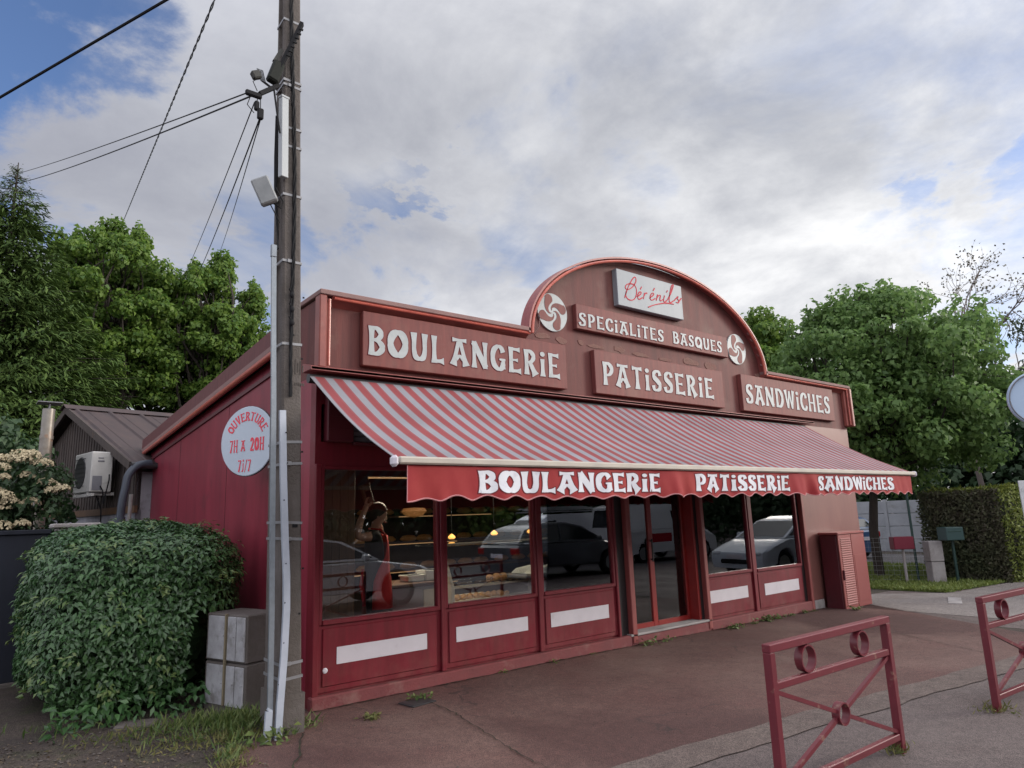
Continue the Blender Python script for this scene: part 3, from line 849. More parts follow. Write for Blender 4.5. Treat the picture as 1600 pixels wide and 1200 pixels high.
# inside shell
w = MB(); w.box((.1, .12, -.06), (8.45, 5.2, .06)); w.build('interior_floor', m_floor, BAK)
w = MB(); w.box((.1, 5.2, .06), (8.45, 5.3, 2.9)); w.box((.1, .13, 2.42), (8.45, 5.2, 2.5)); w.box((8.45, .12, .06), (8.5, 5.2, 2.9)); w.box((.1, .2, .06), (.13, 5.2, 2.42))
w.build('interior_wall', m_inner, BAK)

# ------------------------------------------------------------------ sign boards
fmp = lambda y0: (lambda u, v, d: (u, y0 - d, v))


def board(label, x0, x1, z0, z1, lines, bold=1.0, m=None, mt=None):
    b = MB(); b.bbox((0, -.075, 0), (x1 - x0, .0, z1 - z0), .006)
    o = b.build('sign_board', m or m_board); o.location = (x0, -.0005, z0); tag(o, label, 'sign')
    for s, a, c, e, f in lines:
        t = MB(); text(t, s, a - x0, c - x0, e - z0, f - z0, fmp(-.075), .007, bold, 0, .007, 1); t.build('lettering', [mt or m_silver, m_dkred], o)
    return o


board('long faded red board with silver letters reading BOULANGERIE on the left of the parapet', .44, 3.20, 3.13, 3.69,
      [('BOUL', .485, 1.40, 3.245, 3.545), ('ANGERIE', 1.47, 3.085, 3.25, 3.555)], 1.05)
board('faded red board with silver letters reading PATISSERIE under the arch', 3.70, 6.48, 3.125, 3.70, [('PATISSERIE', 3.82, 6.22, 3.245, 3.555)], 1.0)
board('faded red board with silver letters reading SANDWICHES at the right end of the parapet', 6.98, 9.90, 3.125, 3.715, [('SANDWICHES', 7.06, 9.74, 3.245, 3.565)], 1.0)
board('long narrow board with small silver letters reading SPECIALITES BASQUES inside the arch', 3.42, 6.70, 3.945, 4.275,
      [('SPECIALITES', 3.445, 5.14, 3.985, 4.165), ('BASQUES', 5.335, 6.54, 4.00, 4.18)], .95)
b = MB(); b.bbox((0, -.09, 0), (1.41, -.0, .525), .006); o = b.build('sign_board', m_silverpl); o.location = (4.215, -.0005, 4.39)
tag(o, 'silver grey plate with a red handwritten name near the top of the arch', 'sign')
SCR = [[(4.349, 4.509), (4.377, 4.574), (4.436, 4.683), (4.516, 4.794), (4.575, 4.852), (4.609, 4.846), (4.602, 4.791), (4.547, 4.719), (4.459, 4.657), (4.394, 4.645), (4.376, 4.672), (4.412, 4.716), (4.489, 4.741), (4.564, 4.737), (4.602, 4.691), (4.601, 4.614), (4.558, 4.538), (4.486, 4.5), (4.412, 4.505), (4.374, 4.551), (4.387, 4.613)],
       [(4.607, 4.57), (4.689, 4.626), (4.701, 4.655), (4.663, 4.649), (4.625, 4.596), (4.626, 4.55), (4.663, 4.546), (4.722, 4.582)], [(4.685, 4.696), (4.723, 4.74)], [(4.739, 4.562), (4.772, 4.658)],
       [(4.763, 4.616), (4.799, 4.661), (4.83, 4.66)], [(4.872, 4.598), (4.96, 4.656), (4.972, 4.685), (4.933, 4.682), (4.893, 4.628), (4.893, 4.586), (4.933, 4.578), (5.001, 4.616)],
       [(4.963, 4.724), (5.002, 4.77)], [(5.02, 4.588), (5.059, 4.685)], [(5.045, 4.64), (5.096, 4.683), (5.122, 4.674), (5.102, 4.618), (5.123, 4.601), (5.173, 4.631)],
       [(5.216, 4.697), (5.185, 4.617), (5.211, 4.598), (5.262, 4.635)], [(5.265, 4.755), (5.296, 4.791)],
       [(5.262, 4.63), (5.36, 4.751), (5.429, 4.869), (5.436, 4.901), (5.399, 4.88), (5.343, 4.748), (5.315, 4.64), (5.342, 4.612), (5.412, 4.652)],
       [(5.419, 4.65), (5.526, 4.736), (5.512, 4.700), (5.545, 4.668), (5.520, 4.640), (5.472, 4.638)], [(5.528, 4.652), (5.605, 4.724)],
       [(4.829, 4.455), (4.924, 4.497), (5.042, 4.537), (5.233, 4.586), (5.412, 4.599)]]
t = MB()
for k, s in enumerate(SCR):
    n = len(s); pts = [(x - 4.215, z - 4.39, .0145 + .003 * math.sin(2.2 * i + k)) for i, (x, z) in enumerate(s)]
    ribbon(t, catmull(pts, 5), fmp(-.09), 0, .004 + k * .0002)
t.build('lettering', m_script, o)


def lauburu(label, cx, cz, r):
    b = MB(); N = 48
    b.prism([(r * math.cos(2 * math.pi * i / N), r * math.sin(2 * math.pi * i / N)) for i in range(N)], lambda u, v, d: (u, d, v), -.022, .0, 0)
    # four comma heads, each a tapering curve from the hub out to a round end
    for k in range(4):
        a0 = math.pi / 2 * k + rad(20)
        pts = []
        for i in range(13):
            t_ = i / 12
            rr = r * (.10 + .61 * t_ ** .8); an = a0 + rad(105) * (1 - t_) ** 1.4 * 1.0
            wd = r * (.03 + .50 * t_ ** 1.2)
            pts.append((rr * math.cos(an), rr * math.sin(an), wd))
        # round the end
        ex, ey, ew = pts[-1]; dx, dy = pts[-1][0] - pts[-2][0], pts[-1][1] - pts[-2][1]; l = math.hypot(dx, dy)
        for i in range(1, 6):
            f = i / 5 * .98; pts.append((ex + dx / l * ew / 2 * f, ey + dy / l * ew / 2 * f, ew * math.sqrt(max(0, 1 - f * f))))
        ribbon(b, pts, lambda u, v, d: (u, -.022 - d, v), 0, .003 + k * .0004, 1)
    o = b.build('basque_cross', [m_silver, m_board]); o.location = (cx, -.0005, cz); tag(o, label, 'emblem', 'round basque cross emblems on the arch')
    return o


lauburu('round silver basque cross emblem at the left foot of the arch', 3.057, 4.112, .247)
lauburu('round silver basque cross emblem at the right foot of the arch', 7.030, 4.135, .250)

# ------------------------------------------------------------------ awning
AW = thing('awning', 'long red and white striped awning with a lettered scalloped valance over the shopfront', 'awning')
AX0, AX1, AYT, AYB, AZT, AZB = -.13, 8.66, -.13, -1.74, 2.965, 2.052
f = MB(); nx, ny = 60, 14; vs = []; fs = []
for side in (0, 1):
    for j in range(ny + 1):
        t_ = j / ny
        for i in range(nx + 1):
            x = AX0 + (AX1 - AX0) * i / nx
            sag = -.055 * math.sin(math.pi * t_) - .010 * math.sin(x * 4.3 + 2 * t_) * math.sin(math.pi * t_) * (.3 + t_) - .006 * math.sin(x * 2.1) * math.sin(math.pi * t_)
            vs.append((x + .018 * t_ * (1 if i == 0 else 0), AYT + (AYB - AYT) * t_, AZT + (AZB - AZT) * t_ + sag - .006 * side))
o1 = (nx + 1) * (ny + 1)
for j in range(ny):
    for i in range(nx):
        a = j * (nx + 1) + i
        fs.append((a, a + nx + 1, a + nx + 2, a + 1)); fs.append((a + o1, a + 1 + o1, a + nx + 2 + o1, a + nx + 1 + o1))
for j in range(ny):
    a = j * (nx + 1); fs.append((a, a + o1, a + nx + 1 + o1, a + nx + 1)); a += nx; fs.append((a, a + nx + 1, a + nx + 1 + o1, a + o1))
f.add(vs, fs); f.build('canvas', m_fabric, AW, smooth=True)
f = MB(); vs = []; fs = []      # seam where two widths of canvas meet
for j in range(15):
    t_ = j / 14; sag = -.055 * math.sin(math.pi * t_) - .010 * math.sin(3.9 * 4.3 + 2 * t_) * math.sin(math.pi * t_) * (.3 + t_) - .006 * math.sin(3.9 * 2.1) * math.sin(math.pi * t_)
    for dx in (0, .022): vs.append((3.9 + dx, AYT + (AYB - AYT) * t_, AZT + (AZB - AZT) * t_ + sag + .004))
for j in range(14): fs.append((2 * j, 2 * j + 2, 2 * j + 3, 2 * j + 1))
f.add(vs, fs); f.build('seam', mat('canvas_seam', (.20, .13, .15), rough=.9), AW)
f = MB()
f.bbox((AX0 + .03, -1.79, 2.004), (AX1, -1.73, 2.060), .012)
bo = f.build('front_bar', m_bar, AW)
for x in (AX0 + .005, AX1 + .005):
    e = MB(); e.bbox((x - .025, -1.80, 1.985), (x + .02, -1.715, 2.068), .02); e.build('end_cap', m_white, bo)
f = MB(); f.tube([(AX0, -.12, 2.93), (AX1, -.12, 2.93)], .045, 12); f.build('roller_tube', m_dark, AW, smooth=True)
for x in (.5, 3.7, 4.9, 8.1):
    f = MB(); s_ = 1 if x < 4.2 else -1
    f.bar((x, -.08, 2.72), (x + s_ * .55, -.85, 2.36), .035, .05); f.bar((x + s_ * .55, -.85, 2.36), (x + s_ * .1, -1.73, 2.02), .03, .045); f.bbox((x - .05, -.12, 2.66), (x + .05, .0, 2.8), .008)
    f.build('folding_arm', m_bar, AW)
VX0, VX1 = -.02, 8.545


def vwave(x, z):
    k = max(0, min(1, (2.0 - z) / .27))
    return (.014 * math.sin(x * 5.3 + .6) + .009 * math.sin(x * 17.3 + 2 * math.sin(x * 1.7)) * max(0, math.sin(x * 1.31 + .4)) + .010 * math.sin(x * 11.7 + 1.1 * math.sin(x * 2.3)) + .005 * math.sin(x * 31 + z * 9)) * (.15 + .85 * k) + k * sum(a * math.exp(-((x - c) / w) ** 2) for c, a, w in ((3.02, -.035, .07), (3.17, .030, .08), (5.42, -.030, .06), (5.58, .035, .09), (5.72, -.02, .05), (.22, .02, .06), (8.25, -.02, .06)))


def scal(x):      # scalloped lower edge
    return 1.735 + .004 * math.sin(x * 2.9) + (.034 + .006 * math.sin(x * 1.7 + 1)) * abs(math.sin(math.pi * (x + .02) / .285)) ** 1.5 * (1 if x > .25 else max(0, (x + .02) / .27))


vmp = lambda u, v, d: (u, -1.757 + vwave(u, v) - d, v)
f = MB(); nx, nz = 420, 8; vs = []; fs = []
for i in range(nx + 1):
    x = VX0 + (VX1 - VX0) * i / nx
    for j in range(nz + 1):
        z = 2.0 + (scal(x) - 2.0) * j / nz
        vs.append(vmp(x, z, 0.0)); vs.append(vmp(x, z, -.004))
st_ = 2 * (nz + 1)
for i in range(nx):
    for j in range(nz):
        a = i * st_ + 2 * j
        fs.append((a, a + 2, a + st_ + 2, a + st_)); fs.append((a + 1, a + st_ + 1, a + st_ + 3, a + 3))
f.add(vs, fs); vo = f.build('valance', m_val, AW, smooth=True)
f = MB(); f.tube([vmp(x, scal(x) - .001, .0) for x in xs(VX0, VX1, 400)], .006, 5); f.tube([vmp(VX0, z, 0) for z in (1.735, 1.8, 1.9, 2.0)], .004, 5); f.build('binding', m_edge, vo, smooth=True)
for s, a, c, e, g_ in (('BOULANGERIE', .600, 2.80, 1.795, 1.965), ('PATISSERIE', 3.335, 5.15, 1.797, 1.968), ('SANDWICHES', 5.79, 7.90, 1.797, 1.968)):
    f = MB(); text(f, s, a, c, e, g_, vmp, .005, 1.22, 0, .010, 1, .06); f.build('lettering', [m_valtx, m_dkred], vo)

# ================================================================== shop interior
def interior():
    o = MB(); o.bbox((0, 0, 0), (.42, .30, 2.32), .01)
    for k in range(5): o.box((.0 + k * .085, -.004, .0), (.004 + k * .085, .0005, 2.3))
    r = o.build('wooden_pillar', m_wood); r.location = (.16, .35, .06); tag(r, 'brown wooden pillar just inside the left end of the shop window', 'pillar')
    m_steelc = mat('counter_steel', (.34, .35, .36), rough=.3, metal=.6)
    m_cream = mat('case_cream', (.60, .56, .44), rough=.4)
    m_bread = mat('bread_crust', (.42, .20, .07), rough=.7, col2=(.60, .36, .16), scale=12)
    m_paper = mat('paper_sheet', (.72, .76, .72), rough=.8)
    m_lamp = mat('warm_lamp', (.9, .5, .15), emit=(1.0, .45, .10), estr=1.6)
    m_strip = mat('warm_strip', (.9, .6, .3), emit=(1.0, .55, .25), estr=.32)
    # counter with its till tray
    c = thing('counter', 'low grey steel counter with boxes on it behind the left window', 'counter', (1.42, .75, .06))
    b = MB(); b.bbox((-.32, -.2, 0), (.28, .25, .84), .01); b.build('cabinet', m_steelc, c)
    b = MB(); b.bbox((-.36, -.24, .84), (.32, .3, .88), .008); b.build('worktop', m_wood, c)
    b = MB(); b.bbox((.06, -.215, .02), (.27, -.203, .80), .006); b.build('door_panel', m_cream, c)
    for k, (x, w, h) in enumerate(((-.06, .2, .07), (.16, .22, .11))):
        b = MB(); b.bbox((0, 0, 0), (w, .2, h), .01); b.box((-.01, -.01, h * .75), (w + .01, .21, h))
        o = b.build('paper_box', m_paper); o.location = (1.42 + x - .02, .62, .9405)
        tag(o, ('flat white box at the left on the steel counter', 'taller white box at the right on the steel counter')[k], 'box', 'boxes on the counter')
    # display case
    d = thing('display_case', 'glass fronted pastry display case with cream end panels along the window', 'display case', (1.75, .35, .06))
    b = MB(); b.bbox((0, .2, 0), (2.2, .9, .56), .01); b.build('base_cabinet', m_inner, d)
    b = MB(); b.bbox((-.02, .0, .56), (1.0, .9, .62), .008); b.build('front_ledge', m_cream, d)
    b = MB(); b.prism([(.02, .62), (.16, .62), (.10, .78), (.30, 1.25), (.24, 1.27), (.02, .8)], lambda u, v, q: (q, u, v), -.02, .02); b.build('end_panel', m_cream, d)
    b = MB(); b.bbox((-.02, .26, 1.24), (1.2, .8, 1.265), .005); b.bbox((0, .15, .80), (2.1, .85, .82), .004); b.build('shelf', m_glass, d)
    b = MB(); b.bar((0, .10, .79), (2.1, .10, .79), .02); b.bar((0, .27, 1.26), (2.1, .27, 1.26), .02); b.build('rail', m_cream, d)
    pr = None; r2 = random.Random(3); k = 0
    for i in range(22):
        x = 1.80 + (i % 11) * .088; y = .62 + (i // 11) * .14; z = .68 + .0
        if pr is None:
            b = MB()
            pts = [(-.055, .012, 0), (-.03, 0, .01), (0, -.006, .014), (.03, 0, .01), (.055, .012, 0)]
            b.tube(pts, [.008, .022, .028, .022, .008], 8); pr = b.build('croissant', m_bread, None, True); o = pr
            tag(o, 'golden croissant laid in rows on the lower ledge of the display case', 'pastry', 'croissants in the display case')
        else:
            o = pr.copy(); COL.objects.link(o)
        o.location = (x, y, .70 + .001 * (i % 3)); o.rotation_euler = (0, 0, r2.uniform(-.5, .5))
    pr = None
    for i in range(24):
        if pr is None:
            b = MB(); b.ball((0, 0, .02), (.05, .05, .03), 10, 6); pr = b.build('round_pastry', m_bread, None, True); o = pr
            tag(o, 'round brown pastry set out on the glass shelf behind the middle window', 'pastry', 'round pastries on the glass shelf')
        else:
            o = pr.copy(); COL.objects.link(o)
        o.location = (2.55 + (i % 12) * .105, .62 + (i // 12) * .16, .882); o.scale = (r2.uniform(.8, 1.1),) * 3
    b = MB(); b.prism([(0, 0), (.75, .0), (.70, .09), (.55, .05), (.3, .075), (.08, .05)], lambda u, v, q: (u, q, v), 0, .4)
    o = b.build('paper_sheet', m_paper); o.location = (2.82, .30, .93); tag(o, 'crumpled pale paper sheet on the ledge behind the third window', 'paper')
    b = MB(); b.bbox((0, 0, 0), (1.25, .55, .03), .005); b.bar((.1, .05, -.86), (.1, .05, 0), .03); b.bar((1.15, .05, -.86), (1.15, .05, 0), .03); b.bar((.1, .25, -.4), (1.15, .25, -.05), .02); b.bar((.1, .25, -.05), (1.15, .25, -.4), .02)
    o = b.build('folding_table', m_slat); o.location = (2.66, .22, .892); tag(o, 'folding table with crossed legs behind the third window', 'table')
    # bread rack at the back
    rk = thing('bread_rack', 'tall bread rack with lit shelves on the back wall of the shop', 'rack', (1.2, 4.2, .06))
    for zz in (.7, 1.15, 1.6):
        b = MB(); b.bbox((0, 0, zz), (6.6, .5, zz + .035), .005); b.build('shelf', m_wood, rk)
        b = MB(); b.box((0.4 + zz, -.012, zz + .005), (1.2 + 1.7 * zz, -.002, zz + .018)); b.build('light_strip', m_strip, rk)
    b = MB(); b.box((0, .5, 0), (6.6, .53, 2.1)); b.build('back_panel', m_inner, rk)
    pr = None
    for zz in (.7, 1.15, 1.6):
        for i in range(16):
            if pr is None:
                b = MB(); b.tube([(-.16, 0, .05), (-.1, 0, .06), (0, 0, .062), (.1, 0, .06), (.16, 0, .05)], [.015, .05, .058, .05, .015], 10)
                pr = b.build('bread_loaf', m_bread, None, True); o = pr; tag(o, 'brown loaf of bread on the lit rack at the back of the shop', 'bread', 'loaves on the bread rack')
            else:
                o = pr.copy(); COL.objects.link(o)
            o.location = (1.45 + i * .40 + r2.uniform(-.05, .05), 4.4, .06 + zz + .036)
    # hanging lamps
    root = thing('pendant_lamp', 'hanging lamp with an amber glowing shade above the pastry counter', 'lamp', (2.55, 1.6, 1.36), 0, 'pendant lamps inside the shop')
    b = MB(); b.lathe([(.01, .05), (.045, .02), (.05, .0), (.03, -.015)], 14); b.build('lamp_shade', m_lamp, root, True)
    b = MB(); b.tube([(0, 0, .1), (0, 0, 1.06)], .006, 5); b.build('cord', m_black, root)
    for x, y, z in ((3.25, 1.6, 1.38), (3.9, 1.6, 1.38), (4.55, 1.7, 1.36), (6.4, 2.2, 1.55)):
        dup(root, (x, y, z), 0, 'hanging lamp with an amber glowing shade above the pastry counter')
    b = MB(); b.lathe([(.0, .0), (.10, .03), (.16, .10), (.15, .16), (.0, .17)], 14, Matrix.Scale(1.6, 4, (1, 0, 0)))
    o = b.build('wicker_lamp', mat('amber_wicker', (.55, .25, .08), rough=.7, emit=(1., .42, .1), estr=.16)); o.location = (7.0, 1.5, 1.72); tag(o, 'large amber wicker shade behind the right hand windows', 'lamp')
    b = MB(); b.lathe([(.0, .0), (.08, .02), (.12, .08), (.10, .12), (.0, .13)], 14, Matrix.Scale(1.5, 4, (1, 0, 0)))
    o = b.build('wall_lamp', mat('amber_dim', (.16, .07, .025), rough=.7, emit=(1., .42, .1), estr=.10)); o.location = (2.1, 1.8, 1.64); tag(o, 'dim amber lamp high behind the left window, right of the worker', 'lamp')
    b = MB(); b.bbox((0, 0, 0), (.75, .03, .02), .004); o = b.build('ceiling_light', m_strip); o.location = (1.35, 1.6, 2.13); tag(o, 'thin warm strip light near the ceiling behind the left window', 'lamp')


interior()
for nm, lc, e, sz in (('ceiling_light_glow', (1.45, .95, 2.10), 26, .7), ('counter_light_glow', (3.0, 1.3, 2.10), 16, 1.2)):
    ld = bpy.data.lights.new(nm, 'AREA'); ld.energy = e; ld.size = sz; ld.size_y = .1; ld.shape = 'RECTANGLE'; ld.color = (1.0, .80, .58)
    lo_ = bpy.data.objects.new(nm, ld); COL.objects.link(lo_); lo_.location = lc


# ================================================================== worker behind the glass
def skin_mesh(name, verts, edges, root, mats, lev=1, pick=None, parent=None, loc=(0, 0, 0)):
    """verts: (x, y, z, rx, ry): grown with a Skin modifier, then frozen"""
    me = bpy.data.meshes.new(name); me.from_pydata([v[:3] for v in verts], edges, [])
    o = bpy.data.objects.new(name, me); COL.objects.link(o)
    md = o.modifiers.new('skin', 'SKIN'); md.use_smooth_shade = True
    if not me.skin_vertices: bpy.context.view_layer.update()
    sv = me.skin_vertices[0].data
    for i, v in enumerate(verts): sv[i].radius = (v[3], v[4]); sv[i].use_root = (i == root)
    sb = o.modifiers.new('sub', 'SUBSURF'); sb.levels = lev; sb.render_levels = lev
    bpy.context.view_layer.update()
    ev = o.evaluated_get(bpy.context.evaluated_depsgraph_get())
    m2 = bpy.data.meshes.new_from_object(ev)
    bpy.data.objects.remove(o); bpy.data.meshes.remove(me)
    m2.name = name
    m2.materials.clear()
    for m in mats: m2.materials.append(m)
    if pick:
        for p in m2.polygons: p.material_index = pick(p.center)
    r = bpy.data.objects.new(name, m2); COL.objects.link(r); r.location = loc
    if parent: r.parent = parent
    return r


def chain(verts, edges, start, pts):
    """append joints; start is the index joined to (or None)"""
    prev = start; ids = []
    for p in pts:
        if len(p) == 4: p = (*p, p[3])
        verts.append(p); i = len(verts) - 1; ids.append(i)
        if prev is not None: edges.append((prev, i))
        prev = i
    return ids


def worker():
    m_skin = mat('skin', (.42, .24, .17), rough=.5, col2=(.46, .27, .2), scale=6)
    m_cloth = mat('black_cloth', (.018, .018, .024), rough=.9)
    m_hair = mat('dark_hair', (.02, .013, .01), rough=.6)
    m_apron = mat('red_apron', (.42, .014, .016), rough=.8)
    V = []; E = []
    # she faces +X; pelvis at the origin of the plan, soles at z = 0
    t = chain(V, E, None, [(0, 0, .94, .12, .15), (0.0, 0, 1.05, .105, .135), (.0, 0, 1.20, .11, .14), (-.01, 0, 1.33, .105, .155), (-.01, 0, 1.42, .06, .09), (.0, 0, 1.47, .048, .05), (.02, 0, 1.52, .050, .05), (.045, 0, 1.575, .085, .07), (.045, 0, 1.64, .090, .076), (.03, 0, 1.70, .062, .055)])
    chain(V, E, t[7], [(.115, 0, 1.575, .028, .03), (.14, 0, 1.565, .012, .014)])         # nose
    for s in (-1, 1):
        chain(V, E, t[0], [(.0, s * .09, .86, .088), (.01, s * .10, .50, .060), (-.005, s * .10, .30, .058), (-.02, s * .10, .09, .040), (.06, s * .105, .04, .035), (.13, s * .11, .03, .028)])
    # raised arm nearest the street (left hand up, elbow back)
    a = chain(V, E, t[3], [(-.03, -.15, 1.40, .062), (-.13, -.21, 1.39, .050), (-.245, -.24, 1.40, .042), (-.215, -.22, 1.53, .040), (-.15, -.17, 1.66, .028), (-.135, -.16, 1.70, .030, .022)])
    for k in range(4):
        dx = -.018 + k * .013; l = (.045, .052, .050, .040)[k]
        chain(V, E, a[-1], [(-.125 + dx, -.165 + k * .012, 1.735, .0095), (-.115 + dx, -.165 + k * .012, 1.735 + l * .8, .0085), (-.095 + dx, -.16 + k * .012, 1.735 + l * 1.3, .0075)])
    chain(V, E, a[-1], [(-.10, -.185, 1.715, .010), (-.085, -.195, 1.745, .009)])
    # other arm, reaching up in front
    b = chain(V, E, t[3], [(.0, .15, 1.40, .060), (.08, .22, 1.32, .048), (.17, .24, 1.30, .040), (.10, .16, 1.48, .036), (.0, .05, 1.68, .027), (-.03, .02, 1.71, .028, .021)])
    for k in range(4):
        chain(V, E, b[-1], [(-.04 - k * .012, .02 + k * .010, 1.745, .0095), (-.055 - k * .012, .01 + k * .010, 1.785, .008)])
    chain(V, E, b[-1], [(-.02, -.01, 1.735, .010), (-.04, -.03, 1.76, .009)])

    def pick(c):
        if c.z > 1.455: return 0
        if c.x < -.085 and c.z > 1.3 and c.y < -.12: return 0
        if c.x > .06 and c.y > .17 and c.z > 1.2: return 0
        if c.z < .075: return 1
        return 1
    P = thing('person', 'person in black clothes and a red apron reaching up behind the left shop window', 'person', (.93, .62, .062), rad(-12))
    skin_mesh('body', V, E, 0, [m_skin, m_cloth], 2, pick, P)
    # face details
    f = MB()
    for s in (-1, 1): f.ball((.125, s * .032, 1.615), (.010, .014, .009), 8, 6)
    f.build('eye', m_hair, P)
    f = MB(); f.ball((.122, 0, 1.530), (.012, .026, .008), 8, 6); f.build('mouth', mat('lips', (.35, .10, .09), rough=.5), P)
    f = MB()
    for s in (-1, 1): f.ball((.02, s * .078, 1.60), (.022, .012, .033), 8, 6)
    f.build('ear', m_skin, P)
    h = MB(); n = 16
    vs = []; fs = []
    for i in range(9):
        th = math.pi * .62 * i / 8
        for j in range(n):
            q = 2 * math.pi * j / n
            back = .5 - .5 * math.cos(q)
            k = th * (.62 + .75 * back * .8) if i > 3 else th * (.8 + .2 * back)
            vs.append((.035 + .112 * math.sin(k) * math.cos(q), .094 * math.sin(k) * math.sin(q), 1.625 + .125 * math.cos(k)))
    for i in range(8):
        for j in range(n): fs.append((i * n + j, (i + 1) * n + j, (i + 1) * n + (j + 1) % n, i * n + (j + 1) % n))
    h.add(vs, fs); h.ball((-.085, 0, 1.64), (.045, .045, .05), 10, 8); h.build('hair', m_hair, P, True)
    # apron: bib and skirt, wrapped round the front, with ties
    a = MB(); vs = []; fs = []; rows = []
    for z, rx, ry, ang in ((1.40, .125, .13, 40), (1.30, .14, .165, 48), (1.18, .145, .17, 62), (1.05, .145, .175, 95), (.94, .165, .195, 112), (.80, .175, .205, 115), (.66, .18, .21, 116)):
        for i in range(13):
            q = rad(-ang + 2 * ang * i / 12); vs.append((rx * math.cos(q) + .005, ry * math.sin(q) * (1 + .03 * math.sin(5 * q)), z))
    for r_ in range(6):
        for i in range(12): fs.append((13 * r_ + i, 13 * r_ + i + 1, 13 * r_ + 14 + i, 13 * r_ + 13 + i))
    a.add(vs, fs); ao = a.build('apron', m_apron, P, True)
    sol = ao.modifiers.new('thickness', 'SOLIDIFY'); sol.thickness = .006
    a = MB()
    for s in (-1, 1): a.tube([(.10, s * .07, 1.40), (.04, s * .10, 1.46), (-.05, s * .05, 1.47)], .009, 6)
    a.tube([(-.13, -.03, 1.06), (-.15, -.04, .9), (-.13, -.05, .74)], [.012, .022, .012], 6); a.build('apron_strap', m_apron, P, True)
    # what is lifted
    o = MB(); o.bbox((-.05, -.025, 0), (.05, .025, .20), .008); o.box((-.025, -.03, .06), (.025, -.026, .13), 1); o.bbox((-.055, -.03, .17), (.055, .03, .205), .006)
    M_ = Matrix.Rotation(rad(-18), 4, 'Y')
    o.v = [tuple(M_ @ Vector(v)) for v in o.v]
    k = o.build('wooden_holder', [m_wood, m_black]); k.location = (.82, .52, 1.80); tag(k, 'brown wooden holder in the raised hands of the worker', 'holder')


worker()


# ================================================================== concrete pole and what hangs on it
m_band = mat('band_steel', (.24, .24, .255), rough=.5, metal=.4, col2=(.17, .17, .18), scale=9)


